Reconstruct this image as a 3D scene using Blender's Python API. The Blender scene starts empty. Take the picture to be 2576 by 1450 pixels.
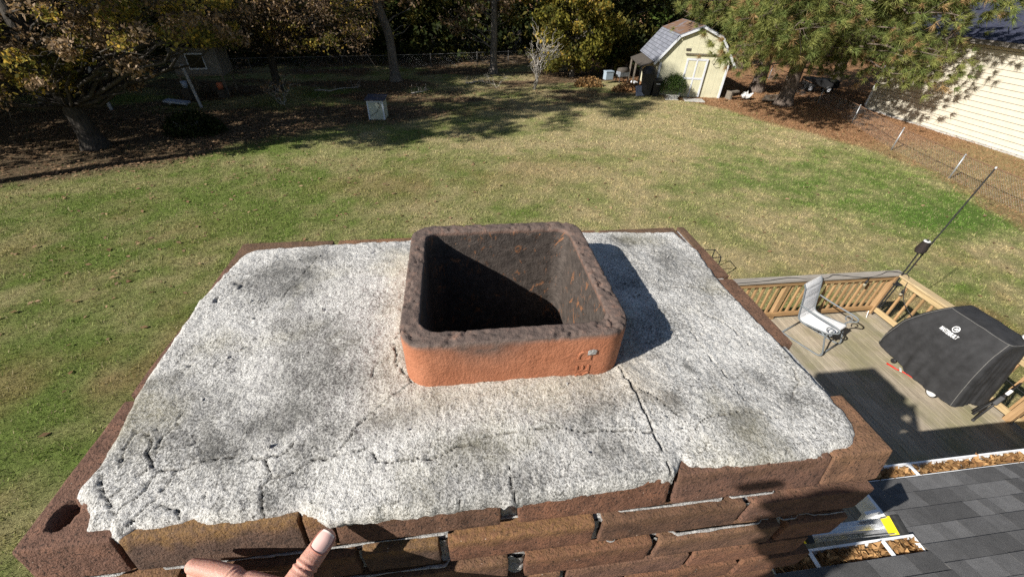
import bpy, bmesh, math, random
import numpy as np
from mathutils import Vector, Matrix
S = bpy.context.scene
C = S.collection
rad = math.radians
# ------------------------------------------------------------ camera, sky, sun, exposure
cam = bpy.data.objects.new('camera', bpy.data.cameras.new('camera'))
C.objects.link(cam)
CX = Vector((0.9910, 0.0540, -0.1200)); CY = Vector((-0.1280, 0.6070, -0.7850)); CZ = Vector((0.0300, 0.7930, 0.6080))
cam.matrix_world = Matrix(((CX.x, CX.y, CX.z, 0), (CY.x, CY.y, CY.z, 0), (CZ.x, CZ.y, CZ.z, 6.0), (0, 0, 0, 1)))
cam.data.sensor_fit = 'HORIZONTAL'; cam.data.sensor_width = 36; cam.data.lens = 36*1019/2575
cam.data.clip_start = 0.02; cam.data.clip_end = 1200
S.camera = cam
SUN_EL, SUN_AZ = 33.4, 25.0          # light travels towards +x, turned 25 degrees to +y
W = bpy.data.worlds.new('World'); S.world = W; W.use_nodes = True
nt = W.node_tree
sky = nt.nodes.new('ShaderNodeTexSky'); sky.sky_type = 'NISHITA'; sky.sun_disc = False
sky.sun_elevation = rad(SUN_EL); sky.sun_rotation = rad(245); sky.air_density = 1.0; sky.dust_density = 0.6
bg = nt.nodes['Background']; bg.inputs['Strength'].default_value = 0.05
nt.links.new(sky.outputs[0], bg.inputs[0])
sl = bpy.data.lights.new('sun', 'SUN'); sl.energy = 5.0; sl.angle = rad(0.5); sl.color = (1.0, 0.955, 0.88)
so = bpy.data.objects.new('sun', sl); C.objects.link(so); so.location = (-40, -20, 40)
ld = Vector((math.cos(rad(SUN_AZ))*math.cos(rad(SUN_EL)), math.sin(rad(SUN_AZ))*math.cos(rad(SUN_EL)), -math.sin(rad(SUN_EL))))
so.rotation_euler = ld.to_track_quat('-Z', 'Y').to_euler()
S.view_settings.view_transform = 'Standard'; S.view_settings.look = 'None'
S.view_settings.exposure = 0.72; S.view_settings.gamma = 1.0
try:
    S.cycles.max_bounces = 5; S.cycles.diffuse_bounces = 3; S.cycles.transparent_max_bounces = 6
    S.cycles.glossy_bounces = 2; S.cycles.transmission_bounces = 2
    S.cycles.use_denoising = False
except Exception: pass

# ------------------------------------------------------------ numpy helpers
def _h(ix, iy, iz, seed):
    n = (ix.astype(np.int64)*374761393 + iy.astype(np.int64)*668265263 + iz.astype(np.int64)*2147483647 + seed*974711) & 0xffffffff
    n = ((n ^ (n >> 13))*1274126177) & 0xffffffff
    n = ((n ^ (n >> 16))*2246822519) & 0xffffffff
    return ((n ^ (n >> 15)) & 0xffffff)/float(0xffffff)
def vnoise(x, y, z=0.0, seed=0):
    x, y, z = np.broadcast_arrays(np.asarray(x, float), np.asarray(y, float), np.asarray(z, float))
    xi, yi, zi = np.floor(x), np.floor(y), np.floor(z)
    u, v, w = x-xi, y-yi, z-zi
    u, v, w = u*u*(3-2*u), v*v*(3-2*v), w*w*(3-2*w)
    r = 0
    for a in (0, 1):
        for b in (0, 1):
            for c in (0, 1):
                r = r + _h(xi+a, yi+b, zi+c, seed)*(u if a else 1-u)*(v if b else 1-v)*(w if c else 1-w)
    return r
def fbm(x, y, z=0.0, seed=0, o=4):
    r = 0; a = .5; t = 0
    for k in range(o):
        r = r + a*vnoise(np.asarray(x)*2**k, np.asarray(y)*2**k, np.asarray(z)*2**k, seed+k*17); t += a; a *= .5
    return r/t
def sstep(a, b, x):
    t = np.clip((x-a)/(b-a), 0, 1); return t*t*(3-2*t)
def lerp(a, b, t): return a+(b-a)*t
def mesh_np(name, V, F, mat=None, col=None, smooth=False, attrs=None):
    me = bpy.data.meshes.new(name)
    V = np.asarray(V, np.float32); F = np.asarray(F, np.int32); k = F.shape[1]
    me.vertices.add(len(V)); me.vertices.foreach_set('co', V.ravel())
    me.loops.add(F.size); me.loops.foreach_set('vertex_index', F.ravel())
    me.polygons.add(len(F)); me.polygons.foreach_set('loop_start', np.arange(0, F.size, k, dtype=np.int32))
    me.polygons.foreach_set('loop_total', np.full(len(F), k, np.int32))
    if smooth: me.polygons.foreach_set('use_smooth', np.ones(len(F), bool))
    if col is not None:
        a = me.color_attributes.new('Col', 'FLOAT_COLOR', 'POINT')
        cc = np.ones((len(V), 4), np.float32); cc[:, :3] = col; a.data.foreach_set('color', cc.ravel())
    for n, d in (attrs or {}).items():
        a = me.attributes.new(n, 'FLOAT', 'POINT'); a.data.foreach_set('value', np.asarray(d, np.float32))
    me.update(calc_edges=True); me.validate()
    if mat: me.materials.append(mat)
    return me
def link(name, me, parent=None, loc=None, rotz=None):
    o = bpy.data.objects.new(name, me); C.objects.link(o)
    if parent: o.parent = parent
    if loc is not None: o.location = loc
    if rotz is not None: o.rotation_euler = (0, 0, rotz)
    return o
def tag(o, label=None, cat=None, group=None, kind=None):
    if label: o['label'] = label
    if cat: o['category'] = cat
    if group: o['group'] = group
    if kind: o['kind'] = kind
    return o
def thing(name, label, cat, loc=(0, 0, 0), rotz=0, group=None):
    o = bpy.data.objects.new(name, None); C.objects.link(o); o.empty_display_size = .1
    o.location = loc; o.rotation_euler = (0, 0, rotz)
    return tag(o, label, cat, group)
def copy_tree(o, parent=None):
    c = o.copy(); C.objects.link(c)
    if parent: c.parent = parent
    for ch in list(o.children): copy_tree(ch, c)
    return c
class MB:
    """collects shapes into one mesh"""
    def __init__(s): s.v = []; s.f = []; s.c = []
    def add(s, V, F, col=None):
        n = len(s.v); s.v += [tuple(p) for p in V]; s.f += [tuple(i+n for i in f) for f in F]
        s.c += [col or (1, 1, 1)]*len(V)
    def box(s, c, d, rot=None, bev=0.0, col=None):
        """bevelled box: centre, size"""
        hx, hy, hz = d[0]/2, d[1]/2, d[2]/2
        if bev <= 0:
            V = [Vector((x*hx, y*hy, z*hz)) for x in (-1, 1) for y in (-1, 1) for z in (-1, 1)]
            F = [(0, 1, 3, 2), (4, 6, 7, 5), (0, 4, 5, 1), (2, 3, 7, 6), (0, 2, 6, 4), (1, 5, 7, 3)]
        else:
            bm = bmesh.new(); bmesh.ops.create_cube(bm, size=1)
            for v in bm.verts: v.co = Vector((v.co.x*2*hx, v.co.y*2*hy, v.co.z*2*hz))
            bmesh.ops.bevel(bm, geom=bm.edges[:], offset=min(bev, hx*.9, hy*.9, hz*.9), segments=2, profile=.6, affect='EDGES')
            bm.verts.index_update()
            V = [v.co.copy() for v in bm.verts]; F = [tuple(v.index for v in f.verts) for f in bm.faces]; bm.free()
        M = rot if rot is not None else Matrix.Identity(3)
        s.add([M @ v + Vector(c) for v in V], F, col); return s
    def bar(s, a, b, w, h, bev=0.0, up=(0, 0, 1), col=None, ext=0.0):
        """box along a-b, w across, h along up"""
        a, b = Vector(a), Vector(b); d = (b-a); L = d.length; d.normalize()
        u = Vector(up); u = (u-d*u.dot(d)); u = u.normalized() if u.length > 1e-4 else d.orthogonal().normalized()
        x = d.cross(u)
        R = Matrix((d, x, u)).transposed()
        return s.box((a+b)/2, (L+2*ext, w, h), R, bev, col)
    def tube(s, P, r, n=8, caps=True, col=None):
        P = [Vector(p) for p in P]; R = r if isinstance(r, (list, tuple)) else [r]*len(P)
        V = []; F = []; u = None
        for i, p in enumerate(P):
            d = (P[min(i+1, len(P)-1)]-P[max(i-1, 0)])
            d = d.normalized() if d.length > 1e-9 else Vector((0, 0, 1))
            if u is None: u = d.orthogonal().normalized()
            u = (u-d*u.dot(d)); u = u.normalized() if u.length > 1e-6 else d.orthogonal().normalized()
            w = d.cross(u)
            for k in range(n):
                t = 2*math.pi*k/n; V.append(p+(u*math.cos(t)+w*math.sin(t))*R[i])
        for i in range(len(P)-1):
            for k in range(n):
                F.append((i*n+k, i*n+(k+1) % n, (i+1)*n+(k+1) % n, (i+1)*n+k))
        if caps: F.append(tuple(reversed(range(n)))); F.append(tuple((len(P)-1)*n+k for k in range(n)))
        s.add(V, F, col); return s
    def lathe(s, c, prof, n=20, axis='z', col=None):
        V = []; F = []; m = len(prof)
        for r, h in prof:
            for k in range(n):
                t = 2*math.pi*k/n; p = (r*math.cos(t), r*math.sin(t), h)
                if axis == 'x': p = (p[2], p[0], p[1])
                elif axis == 'y': p = (p[0], p[2], p[1])
                V.append(Vector(p)+Vector(c))
        for i in range(m-1):
            for k in range(n): F.append((i*n+k, i*n+(k+1) % n, (i+1)*n+(k+1) % n, (i+1)*n+k))
        F.append(tuple(reversed(range(n)))); F.append(tuple((m-1)*n+k for k in range(n)))
        s.add(V, F, col); return s
    def prism(s, poly, a, b, col=None):
        """polygon in the xz plane pushed from y=a to y=b"""
        n = len(poly); V = [(x, a, z) for x, z in poly]+[(x, b, z) for x, z in poly]
        F = [tuple(range(n)), tuple(reversed(range(n, 2*n)))]+[(i, i+n, (i+1) % n+n, (i+1) % n) for i in range(n)]
        s.add(V, F, col); return s
    def grid(s, fn, nu, nv, col=None):
        V = [fn(i/nu, j/nv) for j in range(nv+1) for i in range(nu+1)]
        F = [(j*(nu+1)+i, j*(nu+1)+i+1, (j+1)*(nu+1)+i+1, (j+1)*(nu+1)+i) for j in range(nv) for i in range(nu)]
        s.add(V, F, col); return s
    def build(s, name, mat, parent=None, smooth=False, jit=0.0, seed=1):
        me = bpy.data.meshes.new(name)
        v = s.v
        if jit:
            r = random.Random(seed); v = [(p[0]+r.uniform(-jit, jit), p[1]+r.uniform(-jit, jit), p[2]+r.uniform(-jit, jit)) for p in v]
        me.from_pydata([tuple(p) for p in v], [], s.f)
        bm = bmesh.new(); bm.from_mesh(me); bmesh.ops.recalc_face_normals(bm, faces=bm.faces); bm.to_mesh(me); bm.free()
        a = me.color_attributes.new('Col', 'FLOAT_COLOR', 'POINT')
        a.data.foreach_set('color', np.array([c+(1,) for c in s.c], np.float32).ravel())
        if smooth:
            me.polygons.foreach_set('use_smooth', [True]*len(me.polygons))
        me.update()
        if mat: me.materials.append(mat)
        return link(name, me, parent)

# ------------------------------------------------------------ material helper
class Mat:
    def __init__(s, name, rough=.8, spec=.3):
        s.m = bpy.data.materials.new(name); s.m.use_nodes = True; s.t = s.m.node_tree
        s.b = s.t.nodes['Principled BSDF']; s.b.inputs['Roughness'].default_value = rough
        s.b.inputs['Specular IOR Level'].default_value = spec
        s.co = None
    def n(s, typ, **kw):
        x = s.t.nodes.new(typ)
        for k, v in kw.items(): setattr(x, k, v)
        return x
    def l(s, a, b): s.t.links.new(a, b)
    def coord(s, kind='Object'):
        if s.co is None: s.co = s.n('ShaderNodeTexCoord')
        return s.co.outputs[kind]
    def inp(s, sock, v):
        if hasattr(v, 'node'): s.l(v, sock)
        elif isinstance(v, (tuple, list)): sock.default_value = tuple(v)+((1,) if len(v) == 3 and sock.type == 'RGBA' else ())
        else: sock.default_value = v
    def scale(s, vec, k=(1, 1, 1), rot=(0, 0, 0)):
        m = s.n('ShaderNodeMapping'); s.l(vec, m.inputs[0]); m.inputs['Scale'].default_value = k; m.inputs['Rotation'].default_value = rot
        return m.outputs[0]
    def noise(s, sc, det=4, rough=.55, vec=None, dist=0):
        x = s.n('ShaderNodeTexNoise'); s.l(vec if vec is not None else s.coord(), x.inputs['Vector'])
        x.inputs['Scale'].default_value = sc; x.inputs['Detail'].default_value = det; x.inputs['Roughness'].default_value = rough; x.inputs['Distortion'].default_value = dist
        return x.outputs['Fac']
    def voro(s, sc, vec=None, out='Distance', feature='F1', rnd=1.0):
        x = s.n('ShaderNodeTexVoronoi', feature=feature); s.l(vec if vec is not None else s.coord(), x.inputs['Vector'])
        x.inputs['Scale'].default_value = sc; x.inputs['Randomness'].default_value = rnd
        return x.outputs[out]
    def ramp(s, v, *st):
        x = s.n('ShaderNodeValToRGB'); e = x.color_ramp.elements
        st = [(p, (c, c, c) if not isinstance(c, tuple) else c) for p, c in st]
        e[0].position, e[0].color = st[0][0], st[0][1]+(1,); e[1].position, e[1].color = st[-1][0], st[-1][1]+(1,)
        for p, c in st[1:-1]:
            q = e.new(p); q.color = c+(1,)
        s.l(v, x.inputs[0]); return x.outputs[0]
    def mix(s, f, a, b, mode='MIX'):
        x = s.n('ShaderNodeMix', data_type='RGBA', blend_type=mode)
        s.inp(x.inputs[0], f); s.inp(x.inputs[6], a); s.inp(x.inputs[7], b); return x.outputs[2]
    def math(s, op, a, b=0.0):
        x = s.n('ShaderNodeMath', operation=op); s.inp(x.inputs[0], a); s.inp(x.inputs[1], b); return x.outputs[0]
    def attr(s, name, out='Fac'):
        x = s.n('ShaderNodeAttribute', attribute_name=name); return x.outputs[out]
    def island(s): return s.n('ShaderNodeNewGeometry').outputs['Random Per Island']
    def bump(s, h, dist=.01, k=1.0):
        x = s.n('ShaderNodeBump'); s.l(h, x.inputs['Height']); x.inputs['Distance'].default_value = dist; x.inputs['Strength'].default_value = k
        if s.b.inputs['Normal'].is_linked: s.l(s.b.inputs['Normal'].links[0].from_socket, x.inputs['Normal'])
        s.l(x.outputs[0], s.b.inputs['Normal'])
    def base(s, c): s.inp(s.b.inputs['Base Color'], c); return s
    def rough(s, v): s.inp(s.b.inputs['Roughness'], v); return s
def simple(name, col, rough=.6, var=.25, sc=30, bump=0.0, spec=.3, metal=0.0):
    m = Mat(name, rough, spec); f = m.noise(sc, 5)
    lo = tuple(c*(1-var) for c in col); hi = tuple(min(1, c*(1+var)) for c in col)
    m.base(m.ramp(f, (.3, lo), (.7, hi))); m.b.inputs['Metallic'].default_value = metal
    if bump: m.bump(f, bump)
    return m.m
def leafmat(name, trans=.35, rough=.7):
    m = Mat(name, rough, .15); c = m.attr('Col', 'Color'); m.base(c)
    tr = m.n('ShaderNodeBsdfTranslucent'); m.l(c, tr.inputs[0]); mx = m.n('ShaderNodeMixShader'); mx.inputs[0].default_value = trans
    m.l(m.b.outputs[0], mx.inputs[1]); m.l(tr.outputs[0], mx.inputs[2]); m.l(mx.outputs[0], m.t.nodes['Material Output'].inputs[0])
    return m.m
# ------------------------------------------------------------ ground
G_YB = [(-60, 4), (-22, 11), (-15, 14.8), (-11, 16.6), (-8.5, 18.6), (-5, 21), (0, 22.8), (5, 24.6), (10, 26.6), (14, 28.2), (20, 32), (40, 40)]
G_XN = [(-5, 40), (4, 20), (7, 15.4), (8.5, 17.3), (10, 18.3), (13, 19.5), (15.5, 20.0), (18, 19.2), (20, 18.1), (22, 17.0), (25, 16.2), (27, 14.6), (30, 12.5), (34, 12), (60, 14)]
def gmask(x, y):
    wob = (fbm(x*.35, y*.35, seed=5)-.5)*3.2+(fbm(x*1.5, y*1.5, seed=6)-.5)*1.4
    yb = np.interp(x, *zip(*G_YB)); lit = sstep(-.6, 1.1, y-yb+wob*.8)
    patch = sstep(.44, .60, fbm(x*.22+3, y*.45, seed=9))*sstep(22, 27, y)*sstep(41, 37, y)
    lit = lit*(1-.9*patch)
    xb = np.interp(y, *zip(*G_XN)); nee = sstep(-.35, .6, x-xb+wob*.45)
    far = sstep(19, 16.5, y)                                # beyond the fence the straw gives way to brown grass
    return lit, nee, far
def gcol(x, y):
    lit, nee, far = gmask(x, y)
    green = np.array([.148, .198, .046]); lush = np.array([.075, .165, .026]); tan = np.array([.400, .330, .175]); brn = np.array([.220, .145, .070])
    dry = .31+.36*sstep(-6, 5, x)+.12*sstep(4, 12, x)*sstep(9, 16, y)
    def g(cx, cy, sx, sy, a): return a*np.exp(-((x-cx)/sx)**2-((y-cy)/sy)**2)
    dry = dry-g(12.5, 14.5, 4.5, 2.6, .38)-g(16, 10.5, 3.2, 2.0, .5)-g(17.5, 15, 2, 4, .35)-g(-8, 15, 6, 3.5, .3)-g(-6, 6, 3, 4, .1)+g(5, 18, 6, 4, .2)+g(8, 9, 3, 2.5, .25)-g(0, 12, 6, 2, .15)
    n = fbm(x*.5, y*.6, seed=21); n2 = fbm(x*2.2, y*2.4, seed=22)
    d = np.clip(dry+(n-.5)*1.5+(n2-.5)*1.1, 0, 1)[..., None]
    c = lerp(green, tan, d)
    c = lerp(c, lush, (g(12.5, 14.5, 4.5, 2.6, .5)+g(16.5, 10.3, 3.2, 2.2, .6))[..., None]*np.clip(1-d, 0, 1))
    br = np.clip(g(13, 6, 4, 2.2, 1.0)+g(-6.5, 5, 3.5, 2.6, .85)+g(-10, 11, 3, 1.6, .6)+g(-2, 14, 3.5, 1.2, .5)+g(2, 15.5, 4, 1.3, .35), 0, 1)*sstep(.35, .6, fbm(x*.7, y*.7, seed=31))
    c = lerp(c, brn*1.25, br[..., None]*.8)
    leafc = lerp(np.array([.075, .050, .033]), np.array([.16, .108, .070]), fbm(x*3, y*3, seed=41)[..., None])
    c = lerp(c, leafc, lit[..., None]*.93)
    ndl = lerp(np.array([.25, .130, .064]), np.array([.40, .225, .125]), fbm(x*1.3, y*1.3, seed=51)[..., None])
    bgr = lerp(np.array([.25, .18, .085]), np.array([.34, .25, .12]), fbm(x*1.2, y*1.2, seed=52)[..., None])
    c = lerp(c, lerp(ndl, bgr, far[..., None]), nee[..., None]*.95)
    return c, lit, nee
def gz(x, y):
    return (fbm(x*.25, y*.25, seed=71)-.5)*.16+(fbm(x*1.7, y*1.7, seed=72)-.5)*.05
xs = np.concatenate([[-420, -250, -150, -90, -60, -45, -36], np.arange(-30, 38.01, .22), [44, 54, 70, 100, 160, 260, 420]])
ys = np.concatenate([[-300, -150, -70, -30, -12, -4, -1], np.arange(0, 44.01, .22), [50, 60, 75, 100, 150, 260, 450]])
X, Y = np.meshgrid(xs, ys)
gc, glit, gnee = gcol(X, Y)
Z = gz(X, Y)
nx, ny = len(xs), len(ys)
I = (np.arange(ny-1)[:, None]*nx+np.arange(nx-1)[None]).ravel()
GF = np.stack([I, I+1, I+nx+1, I+nx], 1)
m = Mat('lawn ground', .95, .1)
f = m.noise(7, 7, .75); f2 = m.noise(45, 4, .7)
m.base(m.mix(.9, m.attr('Col', 'Color'), m.mix(.6, m.ramp(f, (.36, .35), (.64, 1.75)), m.ramp(f2, (.3, .35), (.7, 1.6)), 'MIX'), 'MULTIPLY'))
m.bump(f2, .05); m.bump(f, .06)
g = link('lawn', mesh_np('lawn', np.stack([X, Y, Z], -1).reshape(-1, 3), GF, m.m, gc.reshape(-1, 3), True)); tag(g, kind='structure')

rng = np.random.default_rng(4)
def inview(x, y):
    return (x > -(y*1.14+3.5)) & (x < y*1.9+3.5) & (y > 1.0) & (y < 44)
def tuft_pts(n, ymin, ymax, xr=(-24, 27), pw=1.0):
    y = ymin+(ymax-ymin)*rng.random(n)**pw; x = xr[0]+(xr[1]-xr[0])*rng.random(n)
    k = inview(x, y); return x[k], y[k]
def blades(x, y, h, w, col, lean=.9):
    n = len(x); a = rng.random(n)*2*np.pi; b = rng.random(n)*2*np.pi; z = gz(x, y)
    P = np.stack([x, y, z-.005], -1); s = np.stack([np.cos(a), np.sin(a), 0*a], -1)*(w/2)[:, None]
    t = np.stack([np.cos(b)*h*lean*rng.random(n), np.sin(b)*h*lean*rng.random(n), h*(.35+.65*rng.random(n))], -1)
    V = np.stack([P-s, P+s, P+t], 1).reshape(-1, 3)
    cc = np.repeat(col, 3, 0); cc[0::3] *= .75; cc[1::3] *= .75
    return V, np.arange(3*n).reshape(-1, 3), cc
# grass: short mown blades, denser close to the chimney
def grass(n, y0, y1, h, w, xr):
    x, y = tuft_pts(n, y0, y1, xr)
    c, lit, nee = gcol(x, y)
    keep = rng.random(len(x)) > np.clip(lit*.75+nee*.6, 0, .95)
    x, y, c = x[keep], y[keep], c[keep]
    j = rng.random(len(x)); cl_ = sstep(.36, .64, fbm(x*7, y*7, seed=33, o=2)); c = c*(.25+.55*rng.random((len(x), 1))+1.2*cl_[:, None]); h = h*(.55+.9*cl_)
    c = np.where((j < .16)[:, None], np.array([.50, .42, .24])*(.6+.6*rng.random((len(x), 1))), c)
    c = np.where((j > .90)[:, None], np.array([.07, .14, .02])*(.6+.7*rng.random((len(x), 1))), c)
    return blades(x, y, h*(.6+.8*rng.random(len(x))), w*(.6+.8*rng.random(len(x))), c)
parts = [grass(300000, 1.5, 9, .050, .013, (-13, 21)), grass(290000, 9, 17, .055, .018, (-20, 23)), grass(180000, 17, 30, .065, .026, (-24, 24))]
off = 0; Vs = []; Fs = []; Cs = []
for V, F, c in parts: Vs.append(V); Fs.append(F+off); Cs.append(c); off += len(V)
M_GRASS = leafmat('grass blade', .25)
g = link('grass', mesh_np('grass', np.concatenate(Vs), np.concatenate(Fs), M_GRASS, np.concatenate(Cs)))
tag(g, 'short mown lawn grass, mixed green and straw coloured blades', 'grass', kind='stuff')
# fallen leaves
def leaves(x, y, size, col, zoff=.03, curl=.5):
    n = len(x); a = rng.random(n)*2*np.pi; u = np.stack([np.cos(a), np.sin(a), (rng.random(n)-.5)*curl], -1); v = np.stack([-np.sin(a), np.cos(a), (rng.random(n)-.5)*curl], -1)
    P = np.stack([x, y, gz(x, y)+zoff*(.4+rng.random(n))], -1); s = size[:, None]
    V = np.stack([P-u*s, P-v*s*.55+[0, 0, .012], P+u*s, P+v*s*.55+[0, 0, .012]], 1).reshape(-1, 3)
    return V, np.arange(4*n).reshape(-1, 4), np.repeat(col, 4, 0)
x, y = tuft_pts(150000, 2, 40, (-32, 30)); c, lit, nee = gcol(x, y)
dens = np.clip(.012+.05*np.exp(-((x+8)/9)**2)*(y > 8)+lit*.75+nee*.06, 0, 1)*(.3+1.0*sstep(.35, .65, fbm(x*.8, y*.8, seed=88)))
k = rng.random(len(x)) < dens; x, y = x[k], y[k]; n = len(x); t = rng.random((n, 1))
lc = lerp(np.array([.16, .095, .05]), np.array([.36, .24, .145]), t)*(.6+.7*rng.random((n, 1)))
V, F, c = leaves(x, y, (.035+.04*rng.random(n))*(1+.012*y), lc)
M_DRY = leafmat('dry leaf', .2)
g = link('fallen_leaves', mesh_np('fallen_leaves', V, F, M_DRY, c)); tag(g, 'dry brown leaves scattered over the lawn and under the trees', 'leaves', kind='stuff')
# pine straw strands
x, y = tuft_pts(120000, 7, 34, (10, 30)); lit, nee, far = gmask(x, y); k = (rng.random(len(x)) < nee*(1-.6*far)); x, y = x[k], y[k]; n = len(x)
c = lerp(np.array([.24, .12, .058]), np.array([.50, .30, .165]), rng.random((n, 1)))*(.6+.6*rng.random((n, 1)))
V, F, c = blades(x, y, .05+.09*rng.random(n), .02+.02*rng.random(n), c, 2.2)
g = link('pine_straw', mesh_np('pine_straw', V, F, M_DRY, c)); tag(g, 'orange brown pine needles carpeting the ground under the pines', 'pine straw', kind='stuff')
CROWN_EDGE=[(-0.428,0.248),(-0.433,0.264),(-0.449,0.281),(-0.464,0.289),(-0.468,0.300),(-0.464,0.313),(-0.462,0.330),(-0.464,0.352),(-0.470,0.388),(-0.474,0.411),(-0.479,0.434),(-0.482,0.465),(-0.484,0.502),(-0.485,0.550),(-0.487,0.600),(-0.491,0.659),(-0.487,0.699),(-0.482,0.739),(-0.475,0.783),(-0.466,0.818),(-0.445,0.831),(-0.388,0.835),(-0.321,0.840),(-0.234,0.844),(-0.145,0.846),(-0.090,0.847),(0.041,0.852),(0.235,0.851),(0.311,0.851),(0.397,0.848),(0.477,0.838),(0.536,0.840),(0.542,0.794),(0.554,0.742),(0.546,0.682),(0.540,0.630),(0.542,0.572),(0.545,0.511),(0.548,0.457),(0.552,0.420),(0.551,0.388),(0.552,0.353),(0.554,0.331),(0.552,0.312),(0.553,0.298),(0.549,0.278),(0.540,0.263),(0.526,0.251),(0.513,0.246),(0.474,0.242),(0.465,0.238),(0.423,0.237),(0.383,0.236),(0.350,0.238),(0.312,0.240),(0.292,0.243),(0.279,0.244),(0.274,0.254),(0.267,0.246),(0.254,0.232),(0.247,0.234),(0.201,0.232),(0.149,0.230),(0.099,0.228),(0.052,0.225),(0.047,0.222),(0.040,0.221),(0.032,0.229),(0.003,0.228),(-0.043,0.228),(-0.066,0.227),(-0.098,0.227),(-0.133,0.227),(-0.161,0.227),(-0.167,0.226),(-0.177,0.232),(-0.191,0.236),(-0.204,0.245),(-0.227,0.241),(-0.248,0.240),(-0.282,0.241),(-0.298,0.241),(-0.313,0.246),(-0.318,0.250),(-0.337,0.246),(-0.356,0.243),(-0.377,0.245),(-0.385,0.239),(-0.388,0.235),(-0.396,0.238),(-0.404,0.246),(-0.417,0.247)]
CRACKS=[
(1.7,[(-0.423,0.366),(-0.412,0.351),(-0.408,0.335),(-0.394,0.318),(-0.379,0.310),(-0.362,0.307),(-0.353,0.310),(-0.341,0.315),(-0.326,0.317),(-0.301,0.316),(-0.276,0.314),(-0.258,0.310),(-0.244,0.311),(-0.231,0.319),(-0.227,0.333)]),
(1.5,[(-0.258,0.310),(-0.250,0.295),(-0.242,0.284),(-0.250,0.274),(-0.242,0.252),(-0.240,0.241)]),
(1.5,[(-0.242,0.284),(-0.226,0.285),(-0.212,0.293),(-0.197,0.302),(-0.173,0.302),(-0.170,0.310),(-0.154,0.327)]),
(1.15,[(-0.155,0.331),(-0.139,0.355),(-0.123,0.371),(-0.102,0.388),(-0.081,0.404)]),
(1.0,[(-0.382,0.312),(-0.387,0.283),(-0.397,0.269),(-0.401,0.259)]),
(1.0,[(-0.390,0.316),(-0.405,0.305),(-0.415,0.290),(-0.418,0.282)]),
(1.3,[(-0.361,0.304),(-0.366,0.281),(-0.378,0.251),(-0.387,0.245),(-0.389,0.233)]),
(1.0,[(-0.363,0.269),(-0.348,0.265),(-0.338,0.260),(-0.329,0.252)]),
(.95,[(-0.453,0.318),(-0.440,0.299),(-0.423,0.281),(-0.407,0.264),(-0.398,0.258)]),
(.9,[(-0.422,0.364),(-0.441,0.368),(-0.441,0.354),(-0.438,0.338),(-0.433,0.323)]),
(2.5,[(0.231,0.407),(0.244,0.362),(0.246,0.320),(0.248,0.297),(0.249,0.279),(0.252,0.255),(0.252,0.229)]),
(1.15,[(0.249,0.358),(0.274,0.344),(0.291,0.315)]),
(.95,[(-0.205,0.299),(-0.177,0.302),(-0.133,0.307),(-0.117,0.289),(-0.095,0.288),(-0.060,0.285),(-0.034,0.290),(-0.021,0.297),(0.003,0.298)]),
(.9,[(0.016,0.307),(0.062,0.311),(0.111,0.312),(0.153,0.301),(0.203,0.299),(0.245,0.291)]),
(.8,[(-0.020,0.227),(-0.018,0.254),(-0.020,0.281)]),
(.8,[(0.048,0.229),(0.046,0.242),(0.048,0.273)]),
(.85,[(-0.340,0.641),(-0.329,0.690),(-0.319,0.724),(-0.306,0.783)]),
(.85,[(-0.473,0.723),(-0.432,0.733),(-0.384,0.773)]),
(1.15,[(0.398,0.480),(0.400,0.412),(0.404,0.387),(0.404,0.356),(0.404,0.329)]),
(.95,[(0.531,0.408),(0.526,0.372),(0.515,0.353),(0.483,0.326)]),
(.85,[(0.440,0.530),(0.470,0.503),(0.482,0.472),(0.484,0.436)]),
(.85,[(0.293,0.277),(0.319,0.299),(0.349,0.309),(0.399,0.310),(0.441,0.299)]),
(.85,[(0.388,0.610),(0.463,0.606),(0.518,0.596),(0.545,0.554)]),
(.9,[(-0.402,0.416),(-0.393,0.376),(-0.404,0.359),(-0.398,0.330)]),
(.8,[(-0.096,0.536),(-0.119,0.499),(-0.108,0.445),(-0.081,0.405)]),
]
STAINS=[(-0.329,0.690,0.053,0.050,1.00),(-0.422,0.705,0.046,0.036,0.50),(-0.306,0.783,0.042,0.033,0.60),(-0.450,0.449,0.039,0.020,0.70),(-0.467,0.433,0.016,0.011,0.60),(-0.192,0.423,0.064,0.032,0.55),(-0.258,0.361,0.053,0.034,0.80),(-0.323,0.350,0.030,0.025,0.60),(-0.189,0.330,0.031,0.025,0.50),(-0.094,0.353,0.044,0.020,0.60),(0.465,0.703,0.054,0.049,0.70),(0.407,0.795,0.048,0.026,0.60),(0.295,0.335,0.027,0.021,0.90),(0.385,0.308,0.035,0.023,0.80),(0.357,0.390,0.009,0.010,0.90),(0.508,0.624,0.034,0.057,0.50),(0.268,0.345,0.018,0.021,0.50),(0.166,0.328,0.034,0.013,0.40),(-0.222,0.290,0.019,0.013,0.40),(-0.234,0.271,0.018,0.015,0.60),(0.473,0.316,0.030,0.020,0.50),(-0.174,0.486,0.038,0.048,0.30),(0.007,0.297,0.046,0.012,0.35),(0.181,0.283,0.032,0.012,0.30),(0.452,0.372,0.026,0.024,0.40),(-0.355,0.326,0.024,0.012,0.35)]
chim = thing('brick_chimney', 'weathered brick chimney with a cracked cement crown and an open square clay flue', 'chimney', (0, 0, 0))
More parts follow.
